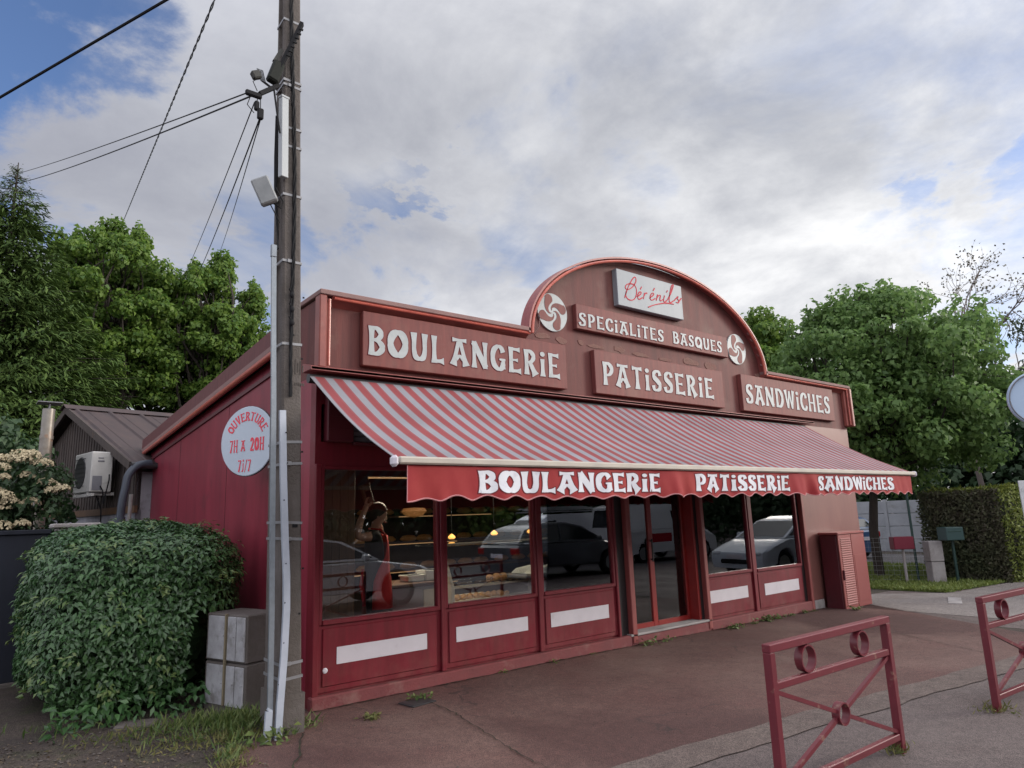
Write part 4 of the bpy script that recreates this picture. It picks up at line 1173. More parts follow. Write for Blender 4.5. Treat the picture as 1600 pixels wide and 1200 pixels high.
def pole():
    P = thing('utility_pole', 'tall grey brown concrete utility pole in front of the left corner', 'pole')
    def sec(z):
        t = (z + .3) / 6.7
        return (-.447 - .166 * t, -.277 - .178 * t, -.552 + .0 * t, -.135 - .252 * t)
    b = MB(); zs = [-.3 + i * .5 for i in range(19)]; vs = []; fs = []
    r_ = random.Random(2)
    for z in zs:
        x0, x1, y0, y1 = sec(z); c = .016; dp = .028; ym = (y1 - y0)
        # chamfered corners and a shallow channel down the left face
        ring_ = [(x0 + c, y0), (x1 - c, y0), (x1, y0 + c), (x1, y1 - c), (x1 - c, y1), (x0 + c, y1), (x0, y1 - c), (x0, y1 - ym * .22), (x0 + dp, y1 - ym * .28), (x0 + dp, y0 + ym * .28), (x0, y0 + ym * .22), (x0, y0 + c)]
        vs += [(x, y, z) for x, y in ring_]
    n = 12
    for i in range(len(zs) - 1):
        for j in range(n): fs.append((i * n + j, i * n + (j + 1) % n, (i + 1) * n + (j + 1) % n, (i + 1) * n + j))
    fs.append(tuple(reversed(range(n)))); fs.append(tuple(range(len(fs) and (len(zs) - 1) * n, len(zs) * n)))
    b.add(vs, fs); b.build('shaft', m_conc, P)
    b = MB(); x0, x1, y0, y1 = sec(0); b.prism([(x0 - .02, y0 - .012), (x1 + .012, y0 - .012), (x1 + .012, y1 + .02), (x0 - .02, y1 + .02)], lambda u, v, d: (u, v, d), -.3, .30)
    b.build('collar', m_conc, P)
    def hole(x, z, w=.03, h=.025, m=m_black):
        b = MB(); y0 = sec(z)[2]; b.box((x - w / 2, y0 - .003, z - h / 2), (x + w / 2, y0 + .002, z + h / 2)); return b.build('hole', m, P)
    hole(-.385, 1.60, .045, .04)
    for z, x in ((2.2, -.34), (1.25, -.31), (3.55, -.36), (3.2, -.44), (5.9, -.52), (6.25, -.55), (3.0, -.36), (.9, -.33)): hole(x, z, .016, .014)
    b = MB()
    for k, (u, h) in enumerate(((0, .13), (.022, .10), (.045, .12), (.065, .08))): b.box((-.42 + u, -.5555, 2.86 + (.02 if k % 2 else 0)), (-.412 + u, -.5505, 2.86 + h))
    for k in range(5): b.box((-.42 + k * .018, -.5555, 2.76 + .004 * (k % 2)), (-.408 + k * .018, -.5505, 2.785))
    b.build('cast_marking', mat('cast_marking', (.06, .05, .045), rough=.9), P)
    # steel bands
    for z, dbl in ((.42, 0), (.53, 1), (1.49, 1), (1.62, 0), (2.10, 1), (2.28, 0), (3.12, 0), (3.86, 1), (4.48, 0), (4.95, 0), (5.13, 0), (5.55, 1), (5.60, 0), (6.22, 0)):
        x0, x1, y0, y1 = sec(z); b = MB(); h = .011; e = .004
        rr = [(x0 - e, y0 - e), (x1 + e, y0 - e), (x1 + e, y1 + e), (x0 - e, y1 + e)]
        tz = .03 * (r_.random() - .5)
        vs = []
        for (x, y) in rr:
            for ins in (0, .0035):
                cx, cy = (x0 + x1) / 2, (y0 + y1) / 2
                xx = x - math.copysign(ins, x - cx); yy = y - math.copysign(ins, y - cy)
                vs += [(xx, yy, z - h + tz * (x - cx) / .2), (xx, yy, z + h + tz * (x - cx) / .2)]
        fs = []
        for i in range(4):
            a = 4 * i; c = 4 * ((i + 1) % 4); fs += [(a, c, c + 1, a + 1), (a + 1, c + 1, c + 3, a + 3), (a, a + 2, c + 2, c)]
        b.add(vs, fs)
        if dbl: b.bbox((x0 + .035, y0 - .016, z - .016), (x0 + .075, y0 - e, z + .016), .003)
        b.build('steel_band', m_band, P)
    # twisted supply cables down the front face
    b = MB()
    for ph, rr in ((0, .009), (2.1, .009), (4.2, .008)):
        pts = []
        for i in range(150):
            z = 2.66 + (7.6 - 2.66) * i / 149; x0, x1, y0, y1 = sec(z)
            k = .010 if z > 3.2 else .007
            pts.append((x0 + (x1 - x0) * (.50 + .1 * math.sin(z * 1.7)) + k * math.cos(ph + z * 13), y0 - .015 + k * .6 * math.sin(ph + z * 13), z))
        b.tube(pts, rr, 5)
    for z in (3.42, 3.55, 3.30):
        x0, x1, y0, y1 = sec(z); b.ball((x0 + .07, y0 - .03, z), (.022, .018, .028), 8, 6); b.tube([(x0 + .05, y0 - .04, z + .03), (x0 + .035, y0 - .05, z + .045)], .007, 5)
    b.build('supply_cable', m_black, P)
    b = MB()
    for k in range(3):
        b.tube([(-.612 + .006 * k, -.50 + .05 * k, z) for z in (5.3, 4.9)] + [(-.60 + .004 * k, -.46 + .03 * k, 4.5 + .05 * k), (-.585, -.50, 4.1), (-.60, -.56, 3.95)], .009, 5)
    b.build('thin_cable', m_black, P)
    return P


pole()
# grey steel conduit, white plastic conduits, long cover
b = MB(); pts = [(-.640, -.572, 3.96), (-.622, -.572, 3.3), (-.598, -.574, 2.54), (-.578, -.576, 1.6), (-.562, -.578, .9), (-.553, -.58, .20), (-.55, -.58, .0)]
for a, c in zip(pts, pts[1:]): b.bar(a, c, .040, .022, (0, 1, 0))
b.bbox((-.663, -.59, 3.86), (-.617, -.555, 3.97), .004)
tag(b.build('cable_conduit', mat('zinc_conduit', (.21, .235, .27), rough=.45, metal=.4, col2=(.16, .18, .205), scale=12)), 'narrow grey zinc conduit strapped up the left edge of the concrete pole', 'conduit')
b = MB(); pts = [(-.528, -.585, 2.535), (-.505, -.585, 2.0), (-.478, -.588, 1.5), (-.458, -.59, 1.2), (-.452, -.592, .95), (-.462, -.594, .6), (-.485, -.60, .25), (-.500, -.61, -.01)]
for a, c in zip(pts, pts[1:]): b.bar(a, c, .052, .03, (0, 1, 0))
o = b.build('white_conduit', mat('white_pvc', (.37, .40, .47), rough=.4, col2=(.30, .33, .39), scale=7)); tag(o, 'long white plastic conduit bulging off the lower front of the pole', 'conduit')
b = MB()
for z in (2.35, 2.1, 1.8, 1.3, 1.0, .7, .4, .15): b.ball((-.50 + .02 * (z > 1.9) - .02 * (z > 2.2) + .03 * (.5 < z < 1.5), -.607, z), (.006, .005, .006), 6, 4)
b.build('rivet', m_black, o)
b = MB(); b.bar((-.578, -.602, -.01), (-.568, -.60, .22), .05, .03, (0, 1, 0)); b.bar((-.568, -.60, .22), (-.558, -.60, .235), .04, .02, (0, 1, 0))
tag(b.build('conduit_stub', bpy.data.materials['white_pvc']), 'short broken white plastic duct at the foot of the pole', 'conduit')
b = MB(); b.bbox((-.035, -.028, -.39), (.035, .028, .39), .004); b.bbox((-.040, -.033, .37), (.040, .03, .392), .003)
o = b.build('cable_cover', mat('grey_cover', (.33, .35, .37), rough=.45, col2=(.28, .30, .32), scale=3)); o.location = (-.592, -.585, 5.0); o.rotation_euler = (0, rad(-1.5), rad(14)); tag(o, 'long pale grey cable cover box high on the concrete pole', 'cable cover')
# junction box, tilted
J = thing('junction_box', 'tilted grey plastic junction box hanging on the left of the pole', 'junction box', (-.745, -.60, 4.43)); J.rotation_euler = (rad(8), rad(-24), rad(-28))
b = MB(); b.bbox((-.075, -.04, -.115), (.075, .04, .115), .012); b.build('lid', mat('grey_box', (.24, .25, .26), rough=.5, col2=(.17, .18, .19), scale=9), J)
b = MB(); b.bbox((-.068, .04, -.108), (.068, .075, .108), .008); b.build('back_shell', m_dark, J)
b = MB(); b.tube([(.03, .05, -.11), (.07, .06, -.17), (.11, .06, -.12), (.10, .06, .02)], .006, 5); b.tube([(-.0, .05, -.11), (.01, .07, -.28)], .005, 5); b.build('lead', m_black, J)
# cable head bracket
H = thing('cable_bracket', 'dark steel bracket with clamps that carries the wires at the top of the pole', 'bracket', (-.70, -.60, 5.55))
b = MB(); b.bar((.02, .0, .02), (.21, -.09, .58), .05, .03)
for k in range(7): b.bar((.085 + .016 * k, -.062 - .0075 * k, .22 + .047 * k), (.118 + .016 * k, -.066 - .0075 * k, .215 + .047 * k), .014, .014)
b.build('slotted_arm', m_black, H)
b = MB(); b.bbox((-.05, -.04, -.06), (.05, .05, .16), .015, M=Matrix.Rotation(rad(16), 4, 'Y')); b.build('splice_case', mat('splice_case', (.016, .018, .015), rough=.7, spec=.2), H)
b = MB(); b.bar((.0, .0, .15), (.06, .0, .29), .035); b.bbox((-.20, -.03, .0), (-.12, .03, .07), .01, M=Matrix.Rotation(rad(-30), 4, 'Y')); b.build('small_clamp', mat('clamp_grey', (.06, .06, .057), rough=.7, spec=.2), H)
b = MB(); b.bar((.05, .02, -.06), (-.12, .0, -.22), .045, .035); b.bbox((-.24, -.02, -.27), (-.10, .02, -.22), .01); b.bbox((-.16, -.02, -.39), (-.12, .02, -.30), .01); b.bbox((-.14, -.05, -.48), (-.09, -.01, -.38), .008); b.build('anchor_clamp', m_black, H)
b = MB()
for k in range(5): b.tube([(-.15 + .012 * k, 0, .02), (-.11 + .01 * k, .01, -.08), (-.04 + .01 * k, .0, -.12)], .004, 5)
b.tube([(-.14, 0, -.2), (-.18, .0, -.12), (-.12, .0, -.06)], .004, 5); b.tube([(-.19, 0, -.25), (-.22, 0, -.36), (-.16, 0, -.42)], .004, 5); b.tube([(.0, 0, -.1), (.03, -.02, -.35), (.06, -.03, -.55)], .009, 5)
b.tube([(-.13, 0, -.22), (-.14, 0, -.32)], .004, 4); b.tube([(-.11, 0, -.22), (-.115, -.03, -.4)], .004, 4)
b.build('jumper_wire', m_black, H)


def wire(label, a, c, sag, r, stripe=False, cat='wire', name='overhead_wire', group=None):
    a = Vector(a); c = Vector(c); c = c + (c - a) * .16; pts = []
    for i in range(41):
        t = i / 40; p = a.lerp(c, t); p.z -= sag * 4 * t * (1 - t); pts.append(p)
    m = MB()
    if stripe:
        for ph in (0, math.pi):
            q = []
            n = 600
            for i in range(n + 1):
                t = i / n; p = a.lerp(c, t); p.z -= sag * 4 * t * (1 - t)
                q.append(p + Vector((r * math.cos(ph + t * 260), 0, r * math.sin(ph + t * 260))))
            m.tube(q, r * .9, 5, mi=0 if ph == 0 else 1)
        o = m.build(name, [m_black, mat('grey_wire', (.16, .17, .19), rough=.6)])
    else:
        m.tube(pts, r, 6); o = m.build(name, m_black)
    return tag(o, label, cat, group)


wire('thick dark overhead cable crossing the top left corner of the sky', (-3.89, 2.17, 4.49), (-.45, -3.59, 5.69), .0, .0105)
wire('upper of the pair of thin wires running left from the pole bracket', (-.90, -.60, 5.32), (-2.75, 22.3, 14.0), .12, .0062)
wire('lower of the pair of thin wires running left from the pole bracket', (-.88, -.60, 5.29), (-2.73, 22.4, 13.75), .20, .0078)
wire('twisted black and grey cable climbing steeply past the trees', (-1.37, -3.94, 5.88), (.91, 19.5, 12.34), .0, .008, True)
wire('leftmost of three thin wires dropping from the bracket to the trees', (-.86, -.60, 5.23), (3.15, 21.83, 10.86), .25, .0052)
wire('middle one of three thin wires dropping from the bracket to the trees', (-.80, -.62, 5.14), (3.6, 21.75, 10.9), .25, .007)
wire('rightmost of three thin wires dropping from the bracket to the trees', (-.80, -.63, 5.13), (4.3, 21.0, 11.9), .25, .0052)

# ================================================================== round opening hours sign
D = thing('round_sign', 'round pale blue grey sign with red opening hours beside the pole', 'sign', (-.25, 1.20, 2.485), 0)
D.rotation_euler = (0, 0, math.atan2(-.88, .47))
b = MB(); b.lathe([(.362, -.03), (.368, -.02), (.368, .0), (.362, .006)], 48, Matrix.Rotation(rad(90), 4, 'X')); b.build('disc', mat('pale_disc', (.42, .48, .56), rough=.4, col2=(.37, .43, .51), scale=2), D)
b = MB(); b.tube([(.36 * math.cos(2 * math.pi * i / 48), .012, .36 * math.sin(2 * math.pi * i / 48)) for i in range(48)], .014, 6, closed=True); b.build('rim', m_dark, D)
b = MB(); b.bar((.12, .03, .1), (.12, .16, .1), .03); b.bar((.12, .03, -.12), (.12, .16, -.12), .03); b.build('wall_fixing', m_dark, D)
smp = lambda u, v, d: (u, -.0062 - d, v)
t = MB()
text(t, '7H', -.24, -.125, -.115, .02, smp, .003, .85); text(t, 'A', -.085, -.02, -.105, .01, smp, .003, .8); text(t, '20H', .045, .235, -.11, .03, smp, .003, 1.05)
text(t, '7J/7', -.115, .065, -.32, -.195, smp, .003, .85)
W_ = 'OUVERTURE'
for i, ch in enumerate(W_):
    an = rad(150 - i * 15.0); rr = .215

    def arc(u, v, d, an=an, rr=rr):
        x, z = u, v + rr
        return (x * math.sin(an) + z * math.cos(an), -.0062 - d, -x * math.cos(an) + z * math.sin(an))
    text(t, ch, -.034, .034, 0, .095, arc, .003, .85)
t.build('lettering', mat('sign_red', (.62, .03, .06), rough=.45), D)

# ================================================================== concrete meter cabinets, left
C = thing('meter_cabinet', 'two tier concrete meter cabinet with grey doors wedged between hedge and pole', 'cabinet', (-.464, .309, 0), math.atan2(.949, -.314) - math.pi)
# local: -x runs along the door face away from the corner, y into the cabinet
m_meterdoor = mat('grey_meter_door', (.34, .34, .36), rough=.75, col2=(.22, .215, .225), scale=7, grime=(.12, .11, .10), gscale=6, glo=.52, ghi=.72, bump=.2, bscale=40)
C.rotation_euler = (0, 0, rad(-71.7))
for z0, z1 in ((-.05, .405), (.412, .825)):
    b = MB(); b.bbox((-.60, .0, z0), (.0, .36, z1), .012); body = b.build('housing', m_conc, C)
    zz = max(z0, .03)
    for x0, x1 in ((-.555, -.30), (-.265, -.145), (-.135, -.015)):
        b = MB(); b.bbox((x0, -.014, zz + .02), (x1, .0005, z1 - .02), .004); b.ball((x1 - .02, -.016, (zz + z1) / 2 + .02), .008, 6, 4); b.build('door', m_meterdoor, body)
b = MB(); b.bbox((-.29, -.03, .05), (-.272, -.0005, .83), .004); b.build('strap', mat('ochre_strap', (.17, .14, .09), rough=.8), C)

# ================================================================== shed and its fittings
SA = rad(10)
SH = thing('shed', 'weathered plank shed with a brown ribbed metal roof behind the bakery', 'shed', (-.45, 6.9, 0), SA)
# local: x along the ridge, y along the gable away from the viewer
SW, SE, SR = 7.3, 2.74, 4.16
m_plank = mat('grey_plank', (.085, .065, .058), rough=.9, col2=(.03, .024, .024), scale=3.2, streak=(1, 14, .6), bump=.6, bscale=9, grime=(.22, .10, .04), gscale=.9, glo=.62, ghi=.75)
m_rib = mat('brown_roof', (.050, .03, .030), rough=.6, col2=(.034, .022, .024), scale=2.5, streak=(2, .5, 1), grime=(.08, .05, .042), gscale=3, glo=.55, ghi=.8)
b = MB(); b.prism([(.22, 1.95), (SW - .2, 1.95), (SW - .2, 2.7), (SW / 2, SR - .12), (.22, 2.72)], lambda u, v, d: (d, u, v), .22, .32)
b.build('gable_wall', m_plank, SH)
b = MB()
for i in range(44):
    u = .26 + i * .155; zt_ = SR - .14 - abs(u - SW / 2) * .385
    b.bar((.215, u, 1.96), (.215, u, max(2.0, zt_)), .02, .012, (0, 1, 0))
b.build('plank_batten', m_plank, SH)
b = MB(); b.box((.25, .22, -.2), (.35, SW - .2, 1.95)); b.box((.25, .22, -.2), (7.5, .30, 2.6)); b.box((.25, SW - .28, -.2), (7.5, SW - .2, 2.6)); b.box((7.4, .3, -.2), (7.5, SW - .28, 2.6)); b.build('rendered_wall', mat('grey_render', (.30, .30, .34), rough=.9, col2=(.19, .19, .22), scale=1.5, streak=(1, 2, .4), grime=(.10, .09, .10), gscale=2.5, glo=.52, ghi=.7), SH)
b = MB(); b.box((.205, .15, 1.90), (.26, SW - .1, 2.02)); b.build('ledger_beam', m_wood, SH)


def roof_side(y0, y1):
    b = MB(); L_ = 8.0; nrib = 26
    def pz(y, h): return SE + (SR - SE) * (y - y0) / (y1 - y0) + h
    prof = []
    x = 0.0
    while x < L_:
        prof += [(x, 0.0), (x + .10, .0), (x + .125, .035), (x + .175, .035), (x + .20, 0), (x + .33, 0), (x + .345, .012), (x + .36, 0)]
        x += .62
    ya, yb = y0 + (y0 - y1) * .03, y1
    vs = [];
    for (x, h) in prof: vs += [(x, ya, pz(ya, h)), (x, yb, pz(yb, h)), (x, ya, pz(ya, h) - .012), (x, yb, pz(yb, h) - .012)]
    fs = []
    for i in range(len(prof) - 1):
        a = 4 * i; c = a + 4; fs += [(a, c, c + 1, a + 1), (a + 2, a + 3, c + 3, c + 2), (a, a + 2, c + 2, c)]
    fs += [(0, 1, 3, 2)]
    b.add(vs, fs)
    return b


roof_side(0.0, SW / 2).build('roof', m_rib, SH); roof_side(SW, SW / 2).build('roof', m_rib, SH)
b = MB(); b.prism([(SW / 2 - .22, SR - .055), (SW / 2, SR + .06), (SW / 2 + .22, SR - .055), (SW / 2, SR + .04)], lambda u, v, d: (d, u, v), -.05, 8.0); b.build('ridge_cap', m_rib, SH)
b = MB(); b.bar((.01, -.08, SE - .07), (.01, SW / 2, SR - .06), .03, .14); b.bar((.01, SW + .08, SE - .07), (.01, SW / 2, SR - .06), .03, .14); b.build('barge_board', m_plank, SH)
b = MB(); b.tube([(.02, -.10, SE - .06), (7.9, -.10, SE - .08)], .055, 10); b.build('gutter', m_dark, SH, True)
# air conditioner
A = thing('air_conditioner', 'white air conditioner outdoor unit mounted on the shed gable', 'air conditioner', (-.80, 8.15, 2.28), SA - rad(90))
m_ac = mat('ac_white', (.44, .43, .42), rough=.45, col2=(.34, .33, .32), scale=3, grime=(.2, .19, .18), gscale=5, glo=.6, ghi=.8)
b = MB(); b.bbox((-.42, -.16, 0), (.46, .18, .70), .015); b.build('casing', m_ac, A)
b = MB(); b.lathe([(.27, .0), (.285, .01), (.27, .02)], 24, Matrix.Translation((-.1, -.15, .36)) @ Matrix.Rotation(rad(90), 4, 'X'))
for k in range(7): b.bar((-.36, -.172, .12 + k * .08), (.16, -.172, .12 + k * .08), .008)
b.build('fan_grille', m_dark, A)
b = MB(); b.bbox((.458, -.13, .03), (.468, .02, .28), .004); b.bbox((.458, -.06, .52), (.47, .04, .55), .004); b.bbox((.458, -.06, .58), (.468, .03, .60), .004); b.build('valve_cover', m_slat, A)
b = MB(); b.bar((-.3, -.16, -.03), (-.3, .26, -.03), .05); b.bar((.34, -.16, -.03), (.34, .26, -.03), .05); b.bar((-.45, -.12, -.045), (.5, -.12, -.045), .05); b.build('wall_bracket', m_ac, A)
b = MB(); b.tube([(.47, .0, .1), (.56, .02, .0), (.52, .05, -.2), (.57, .1, .2), (.5, .12, .3)], .012, 6); b.tube([(.3, .0, -.05), (.28, .1, -.3), (.2, .14, -.6)], .012, 6); b.build('pipe', m_black, A)
# downpipe
b = MB(); b.tube(catmull([(-.10, 6.86, 2.72), (-.30, 6.80, 2.68), (-.44, 6.76, 2.52), (-.48, 6.74, 2.30), (-.52, 6.73, 1.95), (-.53, 6.73, 1.2), (-.53, 6.73, .0)], 6), .062, 12)
b.lathe([(.078, 0), (.078, .10)], 14, Matrix.Translation((-.525, 6.73, 1.72)))
tag(b.build('downpipe', mat('blue_grey_pipe', (.055, .065, .088), rough=.45, spec=.35, col2=(.04, .048, .065), scale=4), None, True), 'blue grey downpipe with a bend between the shed and the bakery', 'downpipe')
b = MB(); b.tube([(-.36, 6.9, 2.2), (-.38, 6.9, 1.0), (-.38, 6.9, 0)], .03, 8); tag(b.build('waste_pipe', m_concl, None, True), 'thin pale pipe beside the blue grey downpipe', 'pipe')
E_ = thing('electric_box', 'small white electric box at the back corner of the bakery', 'electric box', (-.16, 7.45, 2.02), rad(-20))
b = MB(); b.bbox((-.13, -.08, 0), (.13, .08, .36), .03); b.build('casing', m_ac, E_)
b = MB(); b.bbox((-.15, -.09, -.06), (.15, .09, -.01), .006); b.bbox((-.14, -.06, -2.02), (.14, .09, -.06), .01); b.build('post', m_concl, E_)
# flue
F = thing('flue_pipe', 'rusty galvanised flue pipe with a flat cap left of the shed', 'chimney flue', (-1.66, 6.25, 0))
b = MB(); b.lathe([(.085, 1.0), (.085, 2.62), (.092, 2.62), (.092, 2.68), (.085, 2.68), (.085, 3.0), (.092, 3.0), (.092, 3.05), (.083, 3.05), (.083, 3.46)], 16); b.build('pipe', mat('rusty_zinc', (.26, .25, .23), rough=.42, metal=.55, col2=(.12, .085, .06), scale=3, grime=(.22, .09, .03), gscale=4, glo=.58, ghi=.72), F, True)
b = MB(); b.bbox((-.16, -.16, 3.54), (.16, .16, 3.555), .003); b.bar((.0, .08, 3.45), (0, .08, 3.55), .02); b.bar((.0, -.08, 3.45), (0, -.08, 3.55), .02); b.build('cap', m_slat, F)
# left fence and pier
L = thing('metal_fence', 'dark blue grey sheet metal fence at the far left behind the hedge', 'fence')
m_fence = mat('dark_fence', (.013, .015, .025), rough=.7, spec=.25, col2=(.010, .012, .019), scale=2, streak=(6, 6, .5))
for k in range(8):
    b = MB(); b.bbox((-6.2 + k * .56, 3.40, .04), (-6.2 + k * .56 + .553, 3.43, 1.60), .004); b.build('panel', m_fence, L)
b = MB(); b.bbox((-6.3, 3.37, 1.60), (-1.72, 3.46, 1.65), .006); b.bbox((-6.3, 3.435, .5), (-1.72, 3.47, .56), .004); b.build('top_rail', m_fence, L)
b = MB(); b.bbox((-6.3, 3.36, -.1), (-1.72, 3.47, .04), .006); b.build('kerb', m_conc, L)
Pi = thing('gate_pier', 'rendered pier with a grey stone cap behind the hedge', 'pier', (-1.50, 3.55, 0))
b = MB(); b.bbox((-.17, -.17, -.1), (.17, .17, 1.66), .01); b.build('shaft', m_concl, Pi)
b = MB(); b.bbox((-.22, -.22, 1.66), (.26, .22, 1.71), .012); b.build('cap', m_concl, Pi)
b = MB(); b.bbox((-1.26, .18, -.06), (-.95, .36, .03), .012, M=Matrix.Translation((-.06, .2, 0)) @ Matrix.Rotation(rad(-25), 4, 'Z') @ Matrix.Translation((-.15, -.35, 0)))
tag(b.build('edging_stone', m_conc), 'flat grey edging stone lying in the soil below the hedge', 'stone')

# ================================================================== red street cabinet at the right
K = thing('street_cabinet', 'wine red telephone cabinet with louvred doors against the shopfront', 'cabinet', (8.86, -.37, gz(8.9)))
b = MB(); b.bbox((0, .02, -.1), (.92, .33, 1.20), .025); b.build('casing', m_reddk, K)
m_cabf = mat('cabinet_lit_front', (.25, .065, .06), rough=.42, col2=(.25, .065, .06), scale=3)  # doors and lid paler than the casing: front light put into the colour
b = MB(); b.bbox((-.012, -.01, 1.185), (.932, .34, 1.225), .012); b.build('lid', m_cabf, K)
for x0, x1, h in ((.0, .44, 1), (.445, .92, 0)):
    b = MB(); b.bbox((x0 + .004, .0, .0), (x1 - .004, .022, 1.18), .006)
    if h:
        for k in range(30):
            z = .06 + k * .036
            b.prism([(.0, z), (-.014, z + .006), (.0, z + .024)], lambda u, v, d: (d, u, v), x0 + .07, x1 - .03)
    else:
        b.bbox((x0 + .04, -.004, .08), (x1 - .04, .001, .84), .003)
    d_ = b.build('door', m_cabf, K)
    if h:
        c = MB(); c.bbox((x0 + .025, -.03, .46), (x0 + .055, .0, .62), .008); c.build('handle', m_reddk, d_)


# ================================================================== painted steel barriers
def barrier(label, x, y, rz):
    B = thing('street_barrier', label, 'barrier', (x, y, gz(x)), rz, 'wine red barriers along the kerb')
    m = bpy.data.materials.get('barrier_paint') or mat('barrier_paint', (.135, .019, .029), rough=.36, spec=.45, col2=(.11, .016, .024), scale=5, grime=(.20, .10, .08), gscale=13, glo=.60, ghi=.68)
    L_, Hh = 1.36, .855
    for xx in (0, L_):
        b = MB(); b.bbox((xx - .025, -.025, -.12), (xx + .025, .025, Hh - .045), .004); b.build('post', m, B)
    b = MB(); b.bbox((-.025, -.027, Hh - .045), (L_ + .025, .027, Hh), .004); b.build('top_rail', m, B)
    b = MB(); b.bbox((.025, -.02, Hh - .245), (L_ - .025, .02, Hh - .205), .004); b.build('middle_rail', m, B)
    b = MB(); b.bbox((.025, -.02, .085), (L_ - .025, .02, .125), .004); b.build('bottom_rail', m, B)
    cx, cz = L_ / 2, (.125 + Hh - .245) / 2
    for x0, z0, x1, z1 in ((.025, Hh - .255, L_ - .025, .135), (.025, .135, L_ - .025, Hh - .255)):
        d = Vector((x1 - x0, 0, z1 - z0)).normalized(); r = .062
        b = MB(); c = Vector((cx, 0, cz))
        b.bar((x0, 0, z0), c - d * r, .024, .024, (0, 1, 0)); b.bar(c + d * r, (x1, 0, z1), .024, .024, (0, 1, 0)); b.build('brace', m, B)
    for (rx, rz_, rr) in ((.36, Hh - .125, .078), (1.0, Hh - .125, .078), (cx, cz, .066)):
        b = MB(); n = 32; vs = []; fs = []
        for i in range(n):
            a = 2 * math.pi * i / n
            for q, w in ((rr, -.024), (rr, .024), (rr - .009, .024), (rr - .009, -.024)): vs.append((rx + q * math.cos(a), w, rz_ + q * math.sin(a)))
        for i in range(n):
            for k in range(4): fs.append((4 * i + k, 4 * i + (k + 1) % 4, 4 * ((i + 1) % n) + (k + 1) % 4, 4 * ((i + 1) % n) + k))
        b.add(vs, fs); b.build('ring', m, B, True)
    return B


B1 = barrier('nearer wine red barrier with two rings and crossed braces in front of the door', 1.075, -3.845, math.atan2(-.03, 1.33))
dup(B1, (3.90, -3.975, gz(3.9)), math.atan2(-.09, 1.3), 'farther wine red barrier cut off by the right edge of the photo')

# drain cover near the facade
b = MB(); b.bbox((-.13, -.11, .006), (.13, .11, .016), .003); b.bbox((-.11, -.09, .016), (.11, .09, .0185), .002)
o = b.build('drain_cover', m_dark); o.location = (.80, -.47, .004); o.rotation_euler = (0, 0, .15); tag(o, 'small square drain cover set in the red asphalt near the shopfront', 'drain cover')
# iron plate and valve covers in the drive
b = MB(); b.bbox((-.45, -.10, .0), (.45, .10, .008), .002); o = b.build('access_cover', m_concl); o.location = (11.0, -1.2, gz(11.0) + .0125); o.rotation_euler = (0, 0, .35); tag(o, 'long pale access cover in the grey drive past the cabinet', 'drain cover')

# ================================================================== right hand side
b = MB()
MF = thing('wire_fence', 'green post and thin wire mesh fence along the lawn', 'fence')
m_green = mat('green_post', (.012, .04, .035), rough=.5)
b.tube([(14.23, .64, gz(14.2) - .1), (14.23, .64, 1.95)], .028, 8); b.build('post', m_green, MF)
b = MB(); b.tube([(13.55, 1.95, gz(13.5) - .1), (13.55, 1.95, 1.2)], .025, 8); b.build('post', m_green, MF)
b = MB()
fa, fb = Vector((14.15, .25, gz(14) + .02)), Vector((12.6, 3.6, gz(12.6) + .02))
for k in range(10): b.tube([fa + Vector((0, 0, .1 * k + .04)), fb + Vector((0, 0, .1 * k + .04))], .002, 3)
for k in range(34):
    p = fa.lerp(fb, k / 33); b.tube([p, p + Vector((0, 0, .95))], .002, 3)
b.build('mesh', m_steel, MF)
RB = thing('red_box', 'dark red box on a thin grey post at the edge of the lawn', 'letterbox', (13.81, .71, gz(13.8)), rad(-40))
b = MB(); b.tube([(0, 0, -.1), (0, 0, .74)], .03, 8); b.build('post', m_concl, RB)
b = MB(); b.bbox((-.22, -.1, .72), (.22, .12, .99), .012); b.build('box', mat('deep_red', (.15, .012, .03), rough=.4), RB)
PL = thing('meter_pillar', 'pale two piece concrete meter pillar at the end of the hedge', 'pillar', (14.13, .22, gz(14.1)), rad(-40))
b = MB(); b.bbox((-.14, -.12, -.1), (.14, .14, .45), .01); b.build('lower_block', m_concl, PL)
b = MB(); b.bbox((-.145, -.125, .46), (.145, .145, .89), .01); b.box((-.05, -.128, .60), (.05, -.124, .76)); b.build('upper_block', m_concl, PL)
MX = thing('mailbox', 'dark green mailbox standing out from the hedge', 'mailbox', (14.25, -.12, gz(14.2)), rad(-38))
b = MB(); b.bbox((-.19, -.16, .90), (.20, .16, 1.18), .015); b.build('box', mat('green_mailbox', (.028, .06, .06), rough=.4), MX)
b = MB(); b.bbox((-.14, -.168, 1.08), (.14, -.158, 1.105), .003); b.tube([(.02, 0, -.1), (.02, 0, .90)], .03, 8); b.build('post', m_green, MX)
SB = thing('sign_board', 'white sign board with dark lettering at the right edge behind the hedge', 'sign', (13.2, -2.1, gz(13.2)), rad(-62))
b = MB(); b.bbox((-.30, -.02, .75), (.75, .02, 2.05), .006); b.build('panel', mat('weathered_white', (.55, .57, .58), rough=.5, grime=(.2, .21, .22), gscale=5, glo=.5, ghi=.7), SB)
t = MB(); text(t, '4M', -.22, .05, 1.6, 1.85, fmp(-.02), .004, .7) if '4' in GLYPH else None
text(t, 'UN', -.22, .02, 1.12, 1.26, fmp(-.02), .004, .8); t.box((-.25, -.026, 1.30), (.6, -.02, 1.315)); t.box((-.25, -.026, 1.07), (.6, -.02, 1.08)); t.build('lettering', m_dark, SB)
b = MB(); b.bar((-.2, 0, -.1), (-.2, 0, .75), .05); b.bar((.6, 0, -.1), (.6, 0, .75), .05); b.build('leg', m_dark, SB)
